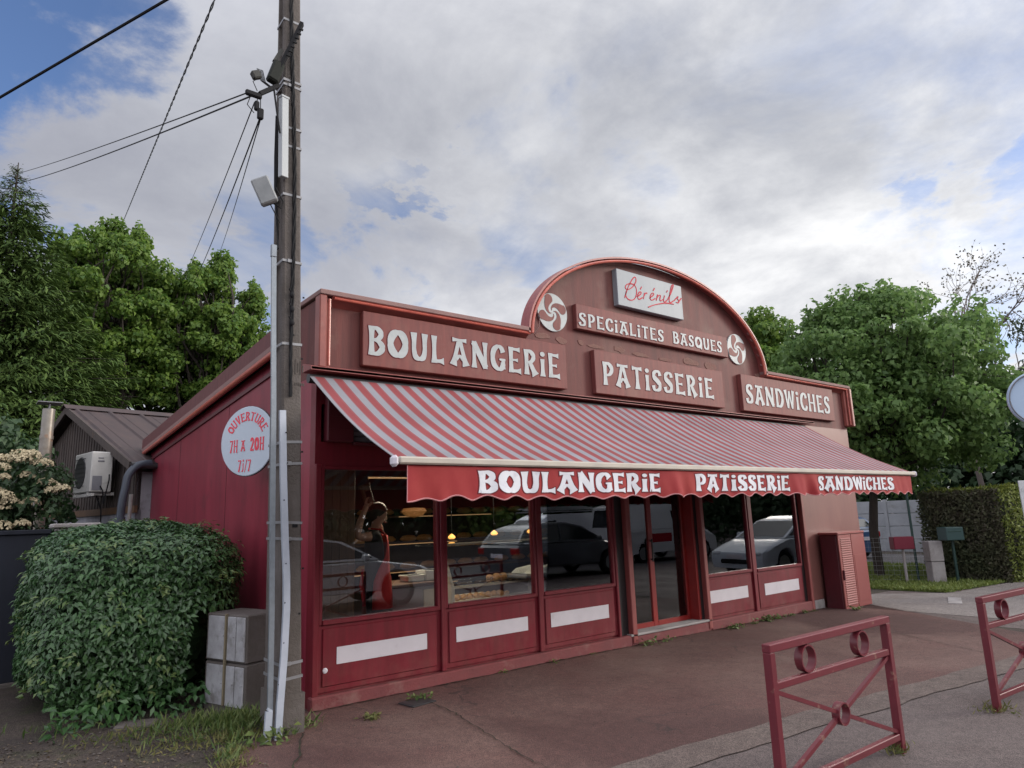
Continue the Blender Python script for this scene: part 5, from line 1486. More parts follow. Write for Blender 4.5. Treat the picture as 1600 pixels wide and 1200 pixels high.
# round road sign seen at the right edge
RS = thing('round_road_sign', 'round pale blue road sign with a grey rim cut by the right edge', 'road sign', (6.19, -4.05, gz(6.1)), rad(-16))
RS.rotation_euler = (0, 0, rad(-75 + 14))
b = MB(); b.lathe([(.0, .0), (.262, .0), (.268, -.012), (.285, -.012), (.292, .0), (.292, .02), (.0, .02)], 48, Matrix.Translation((0, -.03, 2.655)) @ Matrix.Rotation(rad(-90), 4, 'X'), cap0=False, cap1=False); b.build('panel', mat('blue_grey_metal', (.36, .46, .60), rough=.3, metal=.2), RS, True)
b = MB(); b.tube([(.272 * math.cos(2 * math.pi * i / 48), -.05, 2.655 + .272 * math.sin(2 * math.pi * i / 48)) for i in range(48)], .007, 6, closed=True); b.build('rim', m_slat, RS)
b = MB(); b.bbox((-.10, -.05, 2.12), (.10, -.02, 2.29), .03); b.build('plate', bpy.data.materials['blue_grey_metal'], RS)
b = MB(); b.bbox((-.085, -.054, 2.135), (.085, -.05, 2.275), .002); b.build('plate_inset', mat('inset_grey', (.30, .36, .44), rough=.4), RS)
b = MB(); b.tube([(0, .0, -.1), (0, .0, 2.9)], .032, 12); b.build('post', m_steel, RS)

# concrete panel wall beyond the lawn
CW = thing('panel_wall', 'pale concrete panel wall beyond the lawn', 'wall', (0, 0, 0))
m_cwall = mat('wall_panel', (.36, .37, .40), rough=.9, col2=(.28, .29, .31), scale=2, grime=(.2, .2, .19), gscale=1.5, glo=.55, ghi=.75)
wa, wb = Vector((25.4, -4.0, -.2)), Vector((25.4, 16, -.2)); n = 10
for k in range(n):
    for z in range(4):
        b = MB(); b.bbox((25.4, -4 + 2 * k + .06, -.2 + .48 * z), (25.45, -4 + 2 * k + 1.94, -.2 + .48 * z + .465), .01); b.build('panel', m_cwall, CW)
    b = MB(); b.bbox((25.36, -4 + 2 * k - .06, -.2), (25.5, -4 + 2 * k + .06, 1.76), .01); b.build('post', m_cwall, CW)


# ================================================================== vehicles
def vehicle(label, cat, col, loc, rz, kind='hatch', name='parked_car'):
    """x forward, built to real size; body lofted from stations, glasshouse on top"""
    K_ = {  # length, width, height, belt, wheelbase, wheel radius, roof polygon (x from the front, z)
        'hatch': (4.25, 1.80, 1.50, .93, 2.70, .335, [(.98, .96), (1.75, 1.38), (2.35, 1.50), (3.2, 1.49), (3.85, 1.33), (4.15, 1.0)], .62),
        'coupe': (4.5, 1.80, 1.36, .86, 2.70, .325, [(1.25, .90), (1.95, 1.26), (2.5, 1.35), (3.1, 1.33), (3.9, 1.08), (4.3, .92)], .60),
        'suv': (4.45, 1.85, 1.68, 1.02, 2.70, .36, [(1.05, 1.06), (1.7, 1.55), (2.3, 1.67), (3.6, 1.66), (4.15, 1.45), (4.35, 1.08)], .72),
        'van': (5.0, 1.95, 2.05, 1.12, 3.10, .34, [(.78, 1.16), (1.45, 1.85), (1.9, 2.03), (4.5, 2.05), (4.9, 1.95), (4.97, 1.15)], .78),
    }[kind]
    L_, Wd, Hh, belt, wb, wr, roof, hood = K_
    C = thing(name, label, cat, loc, rz)
    m_p = mat('car_paint', col, rough=.28, spec=.5, coat=.6); m_g = bpy.data.materials.get('car_glass') or mat('car_glass', (.012, .015, .018), rough=.05, spec=.7)
    x_ = lambda x: L_ / 2 - x
    fx, rx = .82, .82 + wb
    # lower body outline (x from the front, z), with wheel arches
    def archpts(c):
        R = wr + .06; return [(c - R * math.cos(math.pi * i / 10), wr + R * math.sin(math.pi * i / 10) if wr + R * math.sin(math.pi * i / 10) > .22 else .22) for i in range(11)]
    nose = [(.06, .22), (.0, .45), (.04, hood), (.30, hood + .13), (roof[0][0], belt + .02)]
    low = [(L_ - .05, .24)] + list(reversed(archpts(rx))) + list(reversed(archpts(fx)))
    tail = [(L_ - .02, belt - .04), (L_, .55)]
    poly = nose + [(roof[-1][0], belt + .03)] + tail + low
    b = MB()
    poly_c = (sum(p[0] for p in poly) / len(poly), .6)
    lays = [(-.5, .93, .03), (-.475, .985, .01), (-.40, 1., 0), (.40, 1., 0), (.475, .985, .01), (.5, .93, .03)]
    vs = []; fs = []; n = len(poly)
    for q, s, dz in lays:
        for x, z in poly: vs.append((x_(poly_c[0] + (x - poly_c[0]) * s), q * Wd, .62 + (z - .62) * s))
    for k in range(len(lays) - 1):
        for i in range(n): a = k * n; fs.append((a + i, a + (i + 1) % n, a + n + (i + 1) % n, a + n + i))
    fs.append(tuple(range(n))); fs.append(tuple(reversed(range((len(lays) - 1) * n, len(lays) * n))))
    b.add(vs, fs); b.build('body', m_p, C, True)
    # glasshouse
    b = MB(); n = len(roof); vs = []; fs = []
    def wz(z): return Wd * (.475 - .11 * max(0, (z - belt)) / (Hh - belt))
    for s in (-1, 1):
        for x, z in roof: vs.append((x_(x), s * wz(z), z))
    base = 2 * n
    for i in range(n - 1): fs.append((i, i + 1, n + i + 1, n + i))
    fs.append(tuple(range(n))); fs.append(tuple(reversed(range(n, 2 * n))))
    b.add(vs, fs); b.build('roof', m_p, C, True)
    cx = sum(p[0] for p in roof) / n; cz = (belt + Hh) / 2 + .02
    for s in (-1, 1):
        g = MB(); pl = [(cx + (x - cx) * .92, cz + (z - cz) * .82) for x, z in roof]
        if kind == 'van': pl = [(1.1, 1.22), (1.55, 1.75), (2.1, 1.8), (2.1, 1.2)]
        xs_ = [p[0] for p in pl]; xm = (min(xs_) + max(xs_)) / 2
        def sidep(x, z, o): return (x_(x), s * (wz(z) + o), z)
        g.add([sidep(x, z, .006) for x, z in pl], [tuple(range(len(pl)))]); g.build('side_window', m_g, C)
        if kind != 'van':
            g = MB(); g.bar(sidep(xm + .1, belt + .04, .012), sidep(xm + .02, Hh - .06, .012), .06, .012, (0, 1, 0)); g.build('pillar', m_p, C)
    g = MB(); (xa, za), (xb, zb) = roof[0], roof[1]
    def strip(p, q, t0, t1, o, wk=.9):
        a = (p[0] + (q[0] - p[0]) * t0, p[1] + (q[1] - p[1]) * t0); c = (p[0] + (q[0] - p[0]) * t1, p[1] + (q[1] - p[1]) * t1)
        dx, dz = q[0] - p[0], q[1] - p[1]; l = math.hypot(dx, dz); nx, nz = -dz / l * o, dx / l * o
        return [(x_(a[0] + nx), wz(a[1]) * wk, a[1] + nz), (x_(a[0] + nx), -wz(a[1]) * wk, a[1] + nz), (x_(c[0] + nx), -wz(c[1]) * wk, c[1] + nz), (x_(c[0] + nx), wz(c[1]) * wk, c[1] + nz)]
    g.add(strip(roof[0], roof[1], .05, .97, .008), [(0, 1, 2, 3)]); g.build('windscreen', m_g, C)
    g = MB(); g.add(strip(roof[-2], roof[-1], .1, .85, .008, .85), [(0, 1, 2, 3)]); g.build('rear_window', m_g, C)
    for s in (-1, 1):
        h = MB(); h.bbox((x_(.30), s * Wd * .46, hood - .10), (x_(.02), s * Wd * .27, hood + .02), .04); h.build('headlight', mat('headlight', (.35, .38, .42), rough=.08, spec=.8) if 'headlight' not in bpy.data.materials else bpy.data.materials['headlight'], C)
        h = MB(); h.bbox((x_(L_ - .16), s * Wd * .485, belt - .22), (x_(L_ + .005), s * Wd * .33, belt - .04), .02); h.build('tail_light', bpy.data.materials.get('tail_red') or mat('tail_red', (.28, .01, .012), rough=.15), C)
        h = MB(); h.bbox((x_(roof[0][0] + .42), s * (Wd * .5 + .02), belt + .04), (x_(roof[0][0] + .30), s * (Wd * .5 + .17), belt + .16), .03); h.build('mirror', m_p, C)
        for cxw in (fx, rx):
            w = MB(); M_ = Matrix.Translation((x_(cxw), s * (Wd / 2 - .11), wr)) @ Matrix.Rotation(rad(90), 4, 'X')
            w.lathe([(wr * .62, -.10), (wr * .92, -.105), (wr, -.07), (wr, .07), (wr * .92, .105), (wr * .62, .10)], 28, M_, cap0=False, cap1=False); wo = w.build('wheel', m_black, C, True)
            r = MB(); r.lathe([(wr * .64, -.085), (wr * .64, .085)], 24, M_)
            for k in range(6):
                a = 2 * math.pi * k / 6
                for sd in (-1, 1): r.bar(M_ @ Vector((.05 * math.cos(a), .05 * math.sin(a), sd * .09)), M_ @ Vector((wr * .62 * math.cos(a), wr * .62 * math.sin(a), sd * .088)), .05, .012, (0, 1, 0))
            r.build('rim', m_steel, wo)
    g = MB(); g.bbox((x_(.10), -.5, .34), (x_(-.012), .5, .46), .02); g.build('grille', m_black, C)
    for xx in (.0, L_):
        g = MB(); g.bbox((x_(xx) - .012, -.26, .47 if xx == 0 else .62), (x_(xx) + .022, .26, .58 if xx == 0 else .73), .004); g.build('number_plate', m_white, C)
    if kind == 'van':
        for s in (-1, 1): g = MB(); g.box((x_(2.35), s * (Wd * .5 + .0015), .7), (x_(3.5), s * (Wd * .5 - .01), 1.0)); g.build('red_panel', m_script, C)
    return C


vehicle('dark blue car parked beyond the lawn half hidden by the tree trunk', 'car', (.02, .06, .15), (21.2, 6.9, -.18), rad(80), 'hatch')
vehicle('pale silver blue hatchback parked right of the barriers', 'car', (.50, .55, .62), (15.4, -4.3, gz(15)), rad(-171), 'hatch')
vehicle('low silver coupe parked behind the photographer', 'car', (.55, .56, .58), (2.75, -6.75, 0), 0.0, 'coupe')
vehicle('dark grey hatchback stopped on the road in front of the ladder van', 'car', (.05, .055, .065), (10.9, -8.9, gz(11)), 0.0, 'hatch')
VAN = vehicle('white van with ladders on its roof rack on the road', 'van', (.62, .64, .68), (14.0, -12.6, gz(14)), math.pi, 'van', 'van'); VAN.scale = (.92, .92, .87)
b = MB()
for k in range(5): b.bar((-1.9, -.7 + k * .3, 2.22 + .05 * (k % 3)), (1.2, -.7 + k * .3, 2.22 + .05 * (k % 3)), .05)
for x in (-1.6, -.2, 1.0): b.bar((x, -.85, 2.14), (x, .85, 2.14), .05)
b.build('roof_rack', m_steel, VAN)
vehicle('white van with red panels stopped across the road', 'van', (.70, .71, .74), (17.6, -10.9, gz(17)), 0.0, 'van', 'van')
# houses and trees across the road, seen in the windows
for k, (x, wd, hh, c, lb) in enumerate(((-26, 9, 3.0, (.40, .38, .34), 'low cream house across the road'), (36, 11, 3.6, (.52, .53, .55), 'white house with brown shutters across the road'), (52, 10, 3.1, (.45, .40, .36), 'pale house at the right end across the road'))):
    Hs = thing('house', lb, 'house', (x, -26, gz(x)))
    b = MB(); b.box((0, -7, -.2), (wd, 0, hh)); b.build('wall', mat('house_wall', c, rough=.9, col2=tuple(v * .8 for v in c), scale=1), Hs)
    b = MB(); b.prism([(.5, hh), (-7.5, hh), (-3.5, hh + 1.9)], lambda u, v, d: (d, u, v), -.4, wd + .4); b.build('roof', mat('tile_roof', (.22, .09, .06), rough=.9, col2=(.15, .06, .05), scale=3), Hs)
    for i in range(3):
        f = MB(); f.bbox((1 + i * wd / 3.4, .0, 1.0), (2.1 + i * wd / 3.4, .05, 2.2), .01); fo = f.build('window', m_white, Hs)
        f = MB(); f.box((1.1 + i * wd / 3.4, .05, 1.1), (2.0 + i * wd / 3.4, .056, 2.1)); f.build('pane', bpy.data.materials['car_glass'], fo)
        for sx in (-.62, 1.12):
            f = MB(); f.bbox((1 + i * wd / 3.4 + sx, .0, .98), (1.6 + i * wd / 3.4 + sx, .04, 2.22), .006); f.build('shutter', m_wood, Hs)
b = MB(); b.tube([(0, 0, -.2), (0, 0, 6.5)], .08, 8); b.tube([(0, 0, 6.5), (0, .8, 7.0), (0, 1.6, 7.1)], .05, 8); o = b.build('street_lamp', m_slat); o.location = (6, -19, 0); tag(o, 'grey street lamp on the far pavement', 'street lamp')
b = MB(); b.bbox((-30, -20.6, -.2), (60, -20.4, .75), .02); tag(b.build('low_wall', m_conc), 'low pale garden wall along the far pavement', 'wall')

# ================================================================== vegetation
def unit(v): return v / np.maximum(np.linalg.norm(v, axis=1, keepdims=True), 1e-9)


def leaf_obj(name, P, Nn, D, Ls, Ws, m, parent=None, fold=.18, droop=.2, simple=False):
    """one mesh of many small folded leaves; P base, Nn normal, D direction"""
    n = len(P); Nn = unit(Nn); D = unit(D - Nn * np.sum(D * Nn, 1, keepdims=True)); Sd = np.cross(D, Nn)
    Ls = np.asarray(Ls).reshape(-1, 1); Ws = np.asarray(Ws).reshape(-1, 1)
    c = P + D * Ls * .45
    tip = P + D * Ls - Nn * Ls * droop
    l = c + Sd * Ws * .5 + Nn * Ws * fold; r = c - Sd * Ws * .5 + Nn * Ws * fold
    if simple:
        V = np.stack([P, r, tip, l], 1).reshape(-1, 3); k = 4; T = np.array([[0, 1, 2, 3]])
    else:
        V = np.stack([P, r, tip, l, c], 1).reshape(-1, 3); k = 5; T = np.array([[0, 1, 4], [1, 2, 4], [0, 4, 3], [4, 2, 3]])
    F = (np.arange(n)[:, None, None] * k + T[None]).reshape(-1, T.shape[1])
    me = bpy.data.meshes.new(name)
    me.vertices.add(len(V)); me.vertices.foreach_set('co', V.astype(np.float32).ravel())
    me.loops.add(F.size); me.loops.foreach_set('vertex_index', F.astype(np.int32).ravel())
    me.polygons.add(len(F)); me.polygons.foreach_set('loop_start', (np.arange(len(F)) * T.shape[1]).astype(np.int32))
    me.polygons.foreach_set('loop_total', np.full(len(F), T.shape[1], np.int32))
    me.materials.append(m); me.update(calc_edges=True); me.validate()
    o = bpy.data.objects.new(name, me); COL.objects.link(o)
    if parent is not None: o.parent = parent
    return o


def crown_points(rg, clumps, nl, up=.3, shell=.72):
    """leaves through clumps: list of (x, y, z, rx, rz)"""
    cl = np.array(clumps); w = cl[:, 3] ** 2; w = w / w.sum()
    idx = rg.choice(len(cl), nl, p=w)
    d = unit(rg.normal(size=(nl, 3))); rr = shell + (1 - shell) * rg.random((nl, 1)) ** .7
    rr *= 1 + .30 * rg.normal(size=(nl, 1)) * .5
    P = cl[idx, :3] + d * rr * np.stack([cl[idx, 3], cl[idx, 3], cl[idx, 4]], 1)
    Nn = d * .8 + np.array([0, 0, up]) + rg.normal(size=(nl, 3)) * .45
    D = d * .4 + rg.normal(size=(nl, 3)) * .7 + np.array([0, 0, -.7])
    return P, Nn, D


def limb(mb, a, c, r0, r1, rg, wob=.08, n=6):
    a = np.array(a, float); c = np.array(c, float); L_ = np.linalg.norm(c - a); pts = []; rs = []
    o = rg.normal(size=(3,)) * L_ * wob
    for i in range(n + 1):
        t = i / n; pts.append(tuple(a + (c - a) * t + o * math.sin(math.pi * t) + rg.normal(size=3) * L_ * .012 * (0 < i < n))); rs.append(r0 + (r1 - r0) * t)
    mb.tube(pts, rs, 7)
    return pts


m_bark = mat('dark_bark', (.045, .036, .03), rough=.95, col2=(.028, .022, .018), scale=6, streak=(4, 4, .8), bump=.8, bscale=14)


def tree(label, name, base, trunk_r, centre, rad3, ncl, clr, nleaf, lsize, m, seed, group=None, low=-.75, fork=.42, topbias=0.0, aspect=.75, simple=True, flat=(.6, .85), spires=0):
    rg = np.random.default_rng(seed)
    T = thing(name, label, 'tree', base, 0, group)
    B = np.array(base); C_ = np.array(centre) - B
    cl = []
    tries = 0
    while len(cl) < ncl and tries < 5000:
        tries += 1
        d = unit(rg.normal(size=(1, 3)))[0]; r = rg.random() ** .38
        if d[2] < low: continue
        p = C_ + d * r * np.array(rad3)
        s = clr * rg.uniform(.6, 1.25)
        if any(np.linalg.norm(p - q[:3]) < .42 * (s + q[3]) * .8 for q in cl): continue
        cl.append((p[0], p[1], p[2], s, s * rg.uniform(*flat)))
    for k in range(spires):      # leading shoots that break the outline
        a = rg.uniform(0, 2 * math.pi); q = rg.uniform(0, .78); top_z = C_[2] + rad3[2] * math.sqrt(1 - q * q)
        x0, y0 = C_[0] + rad3[0] * q * math.cos(a), C_[1] + rad3[1] * q * math.sin(a)
        for j in range(4): cl.append((x0 + rg.normal() * .05, y0 + rg.normal() * .05, top_z - .35 + .22 * j, .30 - .055 * j, .20))
    P, Nn, D = crown_points(rg, cl, nleaf)
    ls = lsize * rg.uniform(.65, 1.3, len(P))
    leaf_obj('crown', P, Nn, D, ls, ls * aspect, m, T, simple=simple, droop=.3)
    mb = MB()
    zf = max(.5, (C_[2] - rad3[2]) * .8 + rad3[2] * fork * .5)
    top = np.array([C_[0] * .8, C_[1] * .8, C_[2] + rad3[2] * .55])
    mb.tube([(0, 0, -.3), (0, 0, 0), (.03, .02, zf * .5), (C_[0] * .2, C_[1] * .2, zf)], [trunk_r * 1.3, trunk_r * 1.12, trunk_r, trunk_r * .85], 12)
    limb(mb, (C_[0] * .2, C_[1] * .2, zf - .05), top, trunk_r * .8, .03, rg)
    for q in cl:
        if rg.random() < .75:
            t = rg.uniform(0, .7); a = np.array([C_[0] * .2, C_[1] * .2, zf]) * (1 - t) + top * t
            if q[2] > a[2] - .8: limb(mb, a, q[:3], trunk_r * .36 * (1 - t * .6), .012, rg)
    mb.build('trunk', m_bark, T, True)
    return T


m_maple = mat('maple_leaf', (.105, .19, .062), rough=.5, island=(.19, .30, .09), transl=.5, spec=.35)
m_decid = mat('green_leaf', (.075, .155, .032), rough=.5, island=(.18, .27, .052), transl=.5, spec=.35)
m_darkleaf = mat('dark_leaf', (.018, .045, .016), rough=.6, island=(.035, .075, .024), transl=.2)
m_conifer = mat('conifer_spray', (.034, .068, .016), rough=.75, spec=.25, island=(.085, .135, .032), transl=.15)
m_pine = mat('pine_needle', (.022, .042, .016), rough=.7, island=(.045, .06, .022), transl=.1)

tree('broad bright green maple on the lawn to the right of the bakery', 'maple_tree', (15.07, 1.85, gz(15)), .105, (15.55, 1.35, 4.40), (2.9, 2.9, 2.35), 300, .40, 58000, .125, m_maple, 21, low=-1, flat=(.6, .85), spires=26)
tree('tall green tree with a ragged top behind the shed, nearest the conifer', 'broadleaf_tree', (1.0, 18.6, 0), .2, (.45, 18.4, 8.0), (2.3, 1.9, 3.35), 180, .36, 42000, .14, m_decid, 5, 'broadleaf trees behind the bakery', spires=14)
tree('round headed green tree just left of the utility pole behind the bakery', 'broadleaf_tree', (3.9, 18.2, 0), .2, (3.75, 18.2, 7.5), (1.7, 1.8, 3.3), 135, .36, 32000, .14, m_decid, 9, 'broadleaf trees behind the bakery', spires=12)
tree('lower green tree showing behind the roof edge at the utility pole', 'broadleaf_tree', (5.6, 17.6, 0), .16, (5.4, 17.8, 6.5), (1.3, 1.3, 2.2), 50, .36, 13000, .135, m_decid, 12, 'broadleaf trees behind the bakery')
tree('dark green tree filling the gap behind the shed ridge', 'broadleaf_tree', (2.3, 20.5, 0), .2, (2.2, 20.5, 6.6), (2.6, 1.6, 2.6), 50, .6, 18000, .18, m_decid, 14, 'broadleaf trees behind the bakery')
tree('dark tree peeping over the right shoulder of the arch', 'broadleaf_tree', (17.9, 6.6, -.18), .18, (17.7, 6.1, 6.3), (1.2, 1.2, 1.7), 40, .42, 9000, .15, m_decid, 17)
tree('dark pine with a flat dense top at the right edge', 'pine_tree', (21.6, -3.6, -.18), .15, (20.4, -2.1, 5.0), (2.2, 2.2, 1.55), 44, .55, 12000, .16, m_pine, 19, aspect=.35)
for k, (x, y, z, r, rz_) in enumerate(((23.5, -1.6, 2.6, 1.7, 1.8), (28.5, 2.0, 2.8, 2.4, 2.5), (29.5, 7.0, 3.6, 2.8, 3.2), (28.5, 12.5, 3.4, 2.8, 3.0), (27.5, -3.0, 3.0, 2.2, 2.4))):
    tree(('dense dark shrubby tree beyond the hedge below the pine', 'dark tree behind the panel wall in line with the trunk', 'larger dark tree behind the panel wall left of the trunk', 'dark tree behind the far left end of the panel wall', 'dark tree behind the right end of the panel wall')[k],
         'dark_tree', (x, y, -.18), .16, (x, y, z), (r, r, rz_), 34, .75, 6500, .26, m_darkleaf, 30 + k, 'dark trees beyond the lawn')
for k, (x, y) in enumerate(((-1, -23), (4, -22.5), (9, -23), (14, -22.5), (19, -23), (25, -22.5), (31, -23), (46.5, -23.5))):
    tree('leafy garden tree in the row across the road',
         'garden_tree', (x, y, gz(x)), .15, (x, y, 3.0), (2.7, 1.9, 2.9), 30, .9, 3500, .32, m_decid if k % 3 == 1 else m_darkleaf, 50 + k, 'garden trees across the road')


def conifer(label, base, H, slope, rmax, nlev, seed, n_leaf, group=None):
    rg = np.random.default_rng(seed); T = thing('conifer', label, 'tree', base, 0, group)
    Ps = []; Ds = []; Ns = []; Zs = []; mb = MB()
    mb.tube([(0, 0, -.3), (0, 0, H * .5), (0, 0, H * .99)], [.22, .13, .012], 8)
    for i in range(nlev):
        t = i / nlev; z = H * (.06 + .925 * t); R = min(rmax, (H - z) * slope * .92 + .03)
        nb = int(5 + 9 * (1 - t))
        for k in range(nb):
            a = 2 * math.pi * (k + rg.random()) / nb; l = R * rg.uniform(.62, 1.18)
            n = int(6 + 26 * l)
            s = np.linspace(.12, 1, n); d = np.array([math.cos(a), math.sin(a), 0])
            lift = .28 if t > .8 else .10
            br = np.outer(s * l, d); br[:, 2] = z + l * (lift * s - .30 * s ** 1.7 + .18 * s ** 4) + rg.normal(size=n) * .02
            mb.tube([tuple(br[0]), tuple(br[n // 2]), tuple(br[-1])], [.02, .012, .004], 4)
            sd = np.array([-d[1], d[0], 0])
            for rep in range(7):
                off = rg.normal(size=(n, 1)) * .20 * l * (.3 + .5 * s[:, None] * (1.15 - s[:, None]) * 2)
                P = br + sd * off + np.stack([np.zeros(n), np.zeros(n), -abs(off[:, 0]) * .25 + rg.normal(size=n) * .06], 1)
                Zs.append(np.full(n, z)); Ps.append(P); Ds.append(d * .9 + sd * np.sign(off) * .5 + rg.normal(size=(n, 3)) * .22 + np.array([0, 0, -.12])); Ns.append(np.array([0, 0, 1.]) + d * .35 + rg.normal(size=(n, 3)) * .4)
    P = np.concatenate(Ps); D = np.concatenate(Ds); Nn = np.concatenate(Ns); Z = np.concatenate(Zs)
    if len(P) > n_leaf: q = rg.choice(len(P), n_leaf, False); P, D, Nn, Z = P[q], D[q], Nn[q], Z[q]
    ls = rg.uniform(.12, .32, len(P)) * np.clip((H - Z) / 2.2, .3, 1)
    leaf_obj('crown', P, Nn, D, ls, ls * .22, m_conifer, T, simple=True, droop=.15)
    mb.build('trunk', m_bark, T)
    return T


conifer('tall dark feathery conifer at the left edge rising above the other trees', (-2.25, 15.9, 0), 11.9, .52, 3.0, 56, 3, 100000)
conifer('second dark conifer cut off by the left edge of the photo', (-4.0, 15.5, 0), 7.6, .5, 2.4, 40, 4, 34000)


def bare_tree():
    rg = np.random.default_rng(8); T = thing('bare_tree', 'thin almost leafless tree rising behind the maple at the right', 'tree', (21.5, 1.55, -.18)); mb = MB(); tips = []

    def grow(p, d, l, r, k):
        q = p + d * l; limb(mb, p, q, r, r * .62, rg, .05, 4); tips.append(q)
        if k == 0: return
        for i in range(rg.integers(2, 4)):
            nd = unit((d + rg.normal(size=3) * .42 + np.array([0, 0, .10]))[None])[0]
            grow(p + d * l * rg.uniform(.55, 1), nd, l * rg.uniform(.58, .82), r * .55, k - 1)
    grow(np.array([0, 0, 0.]), np.array([0, 0, 1.]), 4.4, .10, 0); grow(np.array([0, 0, 4.2]), unit(np.array([[.05, -.1, 1.]]))[0], 2.2, .075, 5)
    grow(np.array([0, 0, 4.0]), unit(np.array([[.5, -.8, 1.]]))[0], 2.0, .05, 4); grow(np.array([0, 0, 4.0]), unit(np.array([[-.6, .6, 1.]]))[0], 1.6, .04, 4)
    mb.build('trunk', mat('grey_bark', (.16, .13, .12), rough=.9), T)
    tp = np.array(tips); idx = rg.choice(len(tp), 900); P = tp[idx] + rg.normal(size=(900, 3)) * .08
    leaf_obj('sparse_leaves', P, rg.normal(size=(900, 3)), rg.normal(size=(900, 3)), np.full(900, .09), np.full(900, .06), mat('bud_leaf', (.10, .085, .045), rough=.7), T, simple=True)


bare_tree()
rg = np.random.default_rng(77); n = 26000
Y_ = -26 + 50 * rg.random(n); top_ = 3.6 + .9 * np.sin(Y_ * .7) + .6 * np.sin(Y_ * 1.9 + 1)
P = np.stack([27.5 + rg.normal(size=n) * .5 + .5 * np.sin(Y_ * 1.3), Y_, top_ * rg.random(n) ** .8], 1)
P2 = np.stack([-14 + 60 * rg.random(n), -25.2 + rg.normal(size=n) * .3, 7.5 * rg.random(n)], 1)
tag(leaf_obj('tall_hedgerow', P2[:12000], np.array([0, .8, .4]) + rg.normal(size=(12000, 3)) * .5, rg.normal(size=(12000, 3)), rg.uniform(.4, .8, 12000), rg.uniform(.35, .6, 12000), m_darkleaf, None, simple=True), kind='stuff')
tag(leaf_obj('far_woods', P, np.array([-.6, -.2, .5]) + rg.normal(size=(n, 3)) * .6, rg.normal(size=(n, 3)), rg.uniform(.2, .4, n), rg.uniform(.15, .28, n), m_darkleaf, None, simple=True), kind='stuff')


# ------------------------------------------------------------------ clipped laurel hedge by the wall
def laurel():
    rg = np.random.default_rng(31); c = np.array([-1.10, 2.16, .835]); R = np.array([.90, 1.32, .825])
    T = thing('laurel_hedge', 'rounded clipped laurel bush of glossy green leaves against the side wall', 'bush', (c[0], c[1], 0))
    n = 44000
    d = rg.normal(size=(n, 3)); d = unit(d)
    p = 3.8
    k = (np.abs(d) ** p).sum(1, keepdims=True) ** (-1 / p)
    S_ = d * k
    g = np.sign(S_) * np.abs(S_) ** (p - 1) / R; Nn = unit(g)
    lump = 1 + .035 * np.sin(S_[:, :1] * 5 + 1) * np.cos(S_[:, 1:2] * 6) + .03 * np.sin(S_[:, 2:3] * 8 + S_[:, 1:2] * 4)
    dep = 1 - .13 * rg.random((n, 1)) ** 1.3
    P = S_ * R * dep * lump; P[:, 2] += c[2]
    # skirt pulled in at the bottom right where the meter cabinet stands
    keep = (P[:, 2] > .03) & ~((P[:, 0] > .30) & (P[:, 1] < -.70) & (P[:, 2] < .86))
    P, Nn = P[keep], Nn[keep]; n = len(P)
    up = np.array([0, 0, 1.])
    D = np.array([0, 0, -.55]) + rg.normal(size=(n, 3)) * .75 + Nn * .35
    N2 = Nn * .75 + up * .55 + rg.normal(size=(n, 3)) * .28
    ls = rg.uniform(.038, .082, n)
    m = mat('laurel_leaf', (.026, .070, .022), rough=.38, island=(.062, .135, .044), transl=.12, spec=.5)
    leaf_obj('foliage', P, N2, D, ls, ls * .46, m, T, fold=.16, droop=.22)
    # inner dark mass of twigs and older leaves
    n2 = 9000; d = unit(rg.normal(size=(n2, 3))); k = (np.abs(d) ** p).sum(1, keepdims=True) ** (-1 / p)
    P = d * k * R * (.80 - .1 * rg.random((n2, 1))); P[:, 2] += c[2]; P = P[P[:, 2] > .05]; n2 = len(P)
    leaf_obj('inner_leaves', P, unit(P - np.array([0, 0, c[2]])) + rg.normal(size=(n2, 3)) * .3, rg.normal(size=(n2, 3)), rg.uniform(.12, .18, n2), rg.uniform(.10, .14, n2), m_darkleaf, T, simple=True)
    # young shoots that stand out of the clipped surface, paler and a few browned
    n4 = 1500; d = unit(rg.normal(size=(n4, 3))); k = (np.abs(d) ** p).sum(1, keepdims=True) ** (-1 / p)
    cen = d[rg.choice(n4, 170)]; idx = rg.choice(170, n4); d = unit(cen[idx] + rg.normal(size=(n4, 3)) * .028); k = (np.abs(d) ** p).sum(1, keepdims=True) ** (-1 / p)
    P = d * k * R * rg.uniform(.97, 1.075, (n4, 1)); P[:, 2] += c[2]; q = (P[:, 2] > .1) & ~((P[:, 0] > .25) & (P[:, 1] < -.6) & (P[:, 2] < .9)); P = P[q]; d = d[q]; n4 = len(P)
    leaf_obj('young_shoots', P, d * .5 + up * .7 + rg.normal(size=(n4, 3)) * .35, d + up * .5 + rg.normal(size=(n4, 3)) * .5, rg.uniform(.04, .085, n4), rg.uniform(.016, .034, n4), mat('young_laurel', (.075, .15, .045), rough=.4, island=(.13, .17, .05), transl=.2), T)
    mb = MB()
    for k in range(14):
        a = rg.uniform(-.7, .7, 2); limb(mb, (a[0] * .6, a[1] * 1.1, -.05), (a[0] * .9, a[1] * 1.5, .9), .02, .006, rg)
    mb.build('stem', m_bark, T)
    # low shoots straggling over the soil
    rgs = np.random.default_rng(5); n3 = 240
    P = np.stack([rgs.uniform(-.75, .5, n3), -1.22 + rgs.normal(size=n3) * .10 - .12 * rgs.random(n3), rgs.uniform(.02, .22, n3)], 1)
    leaf_obj('low_shoots', P, np.array([0, -.4, 1.]) + rgs.normal(size=(n3, 3)) * .4, np.array([0, -.8, -.1]) + rgs.normal(size=(n3, 3)) * .6, rgs.uniform(.07, .12, n3), rgs.uniform(.03, .05, n3), m, T)


laurel()


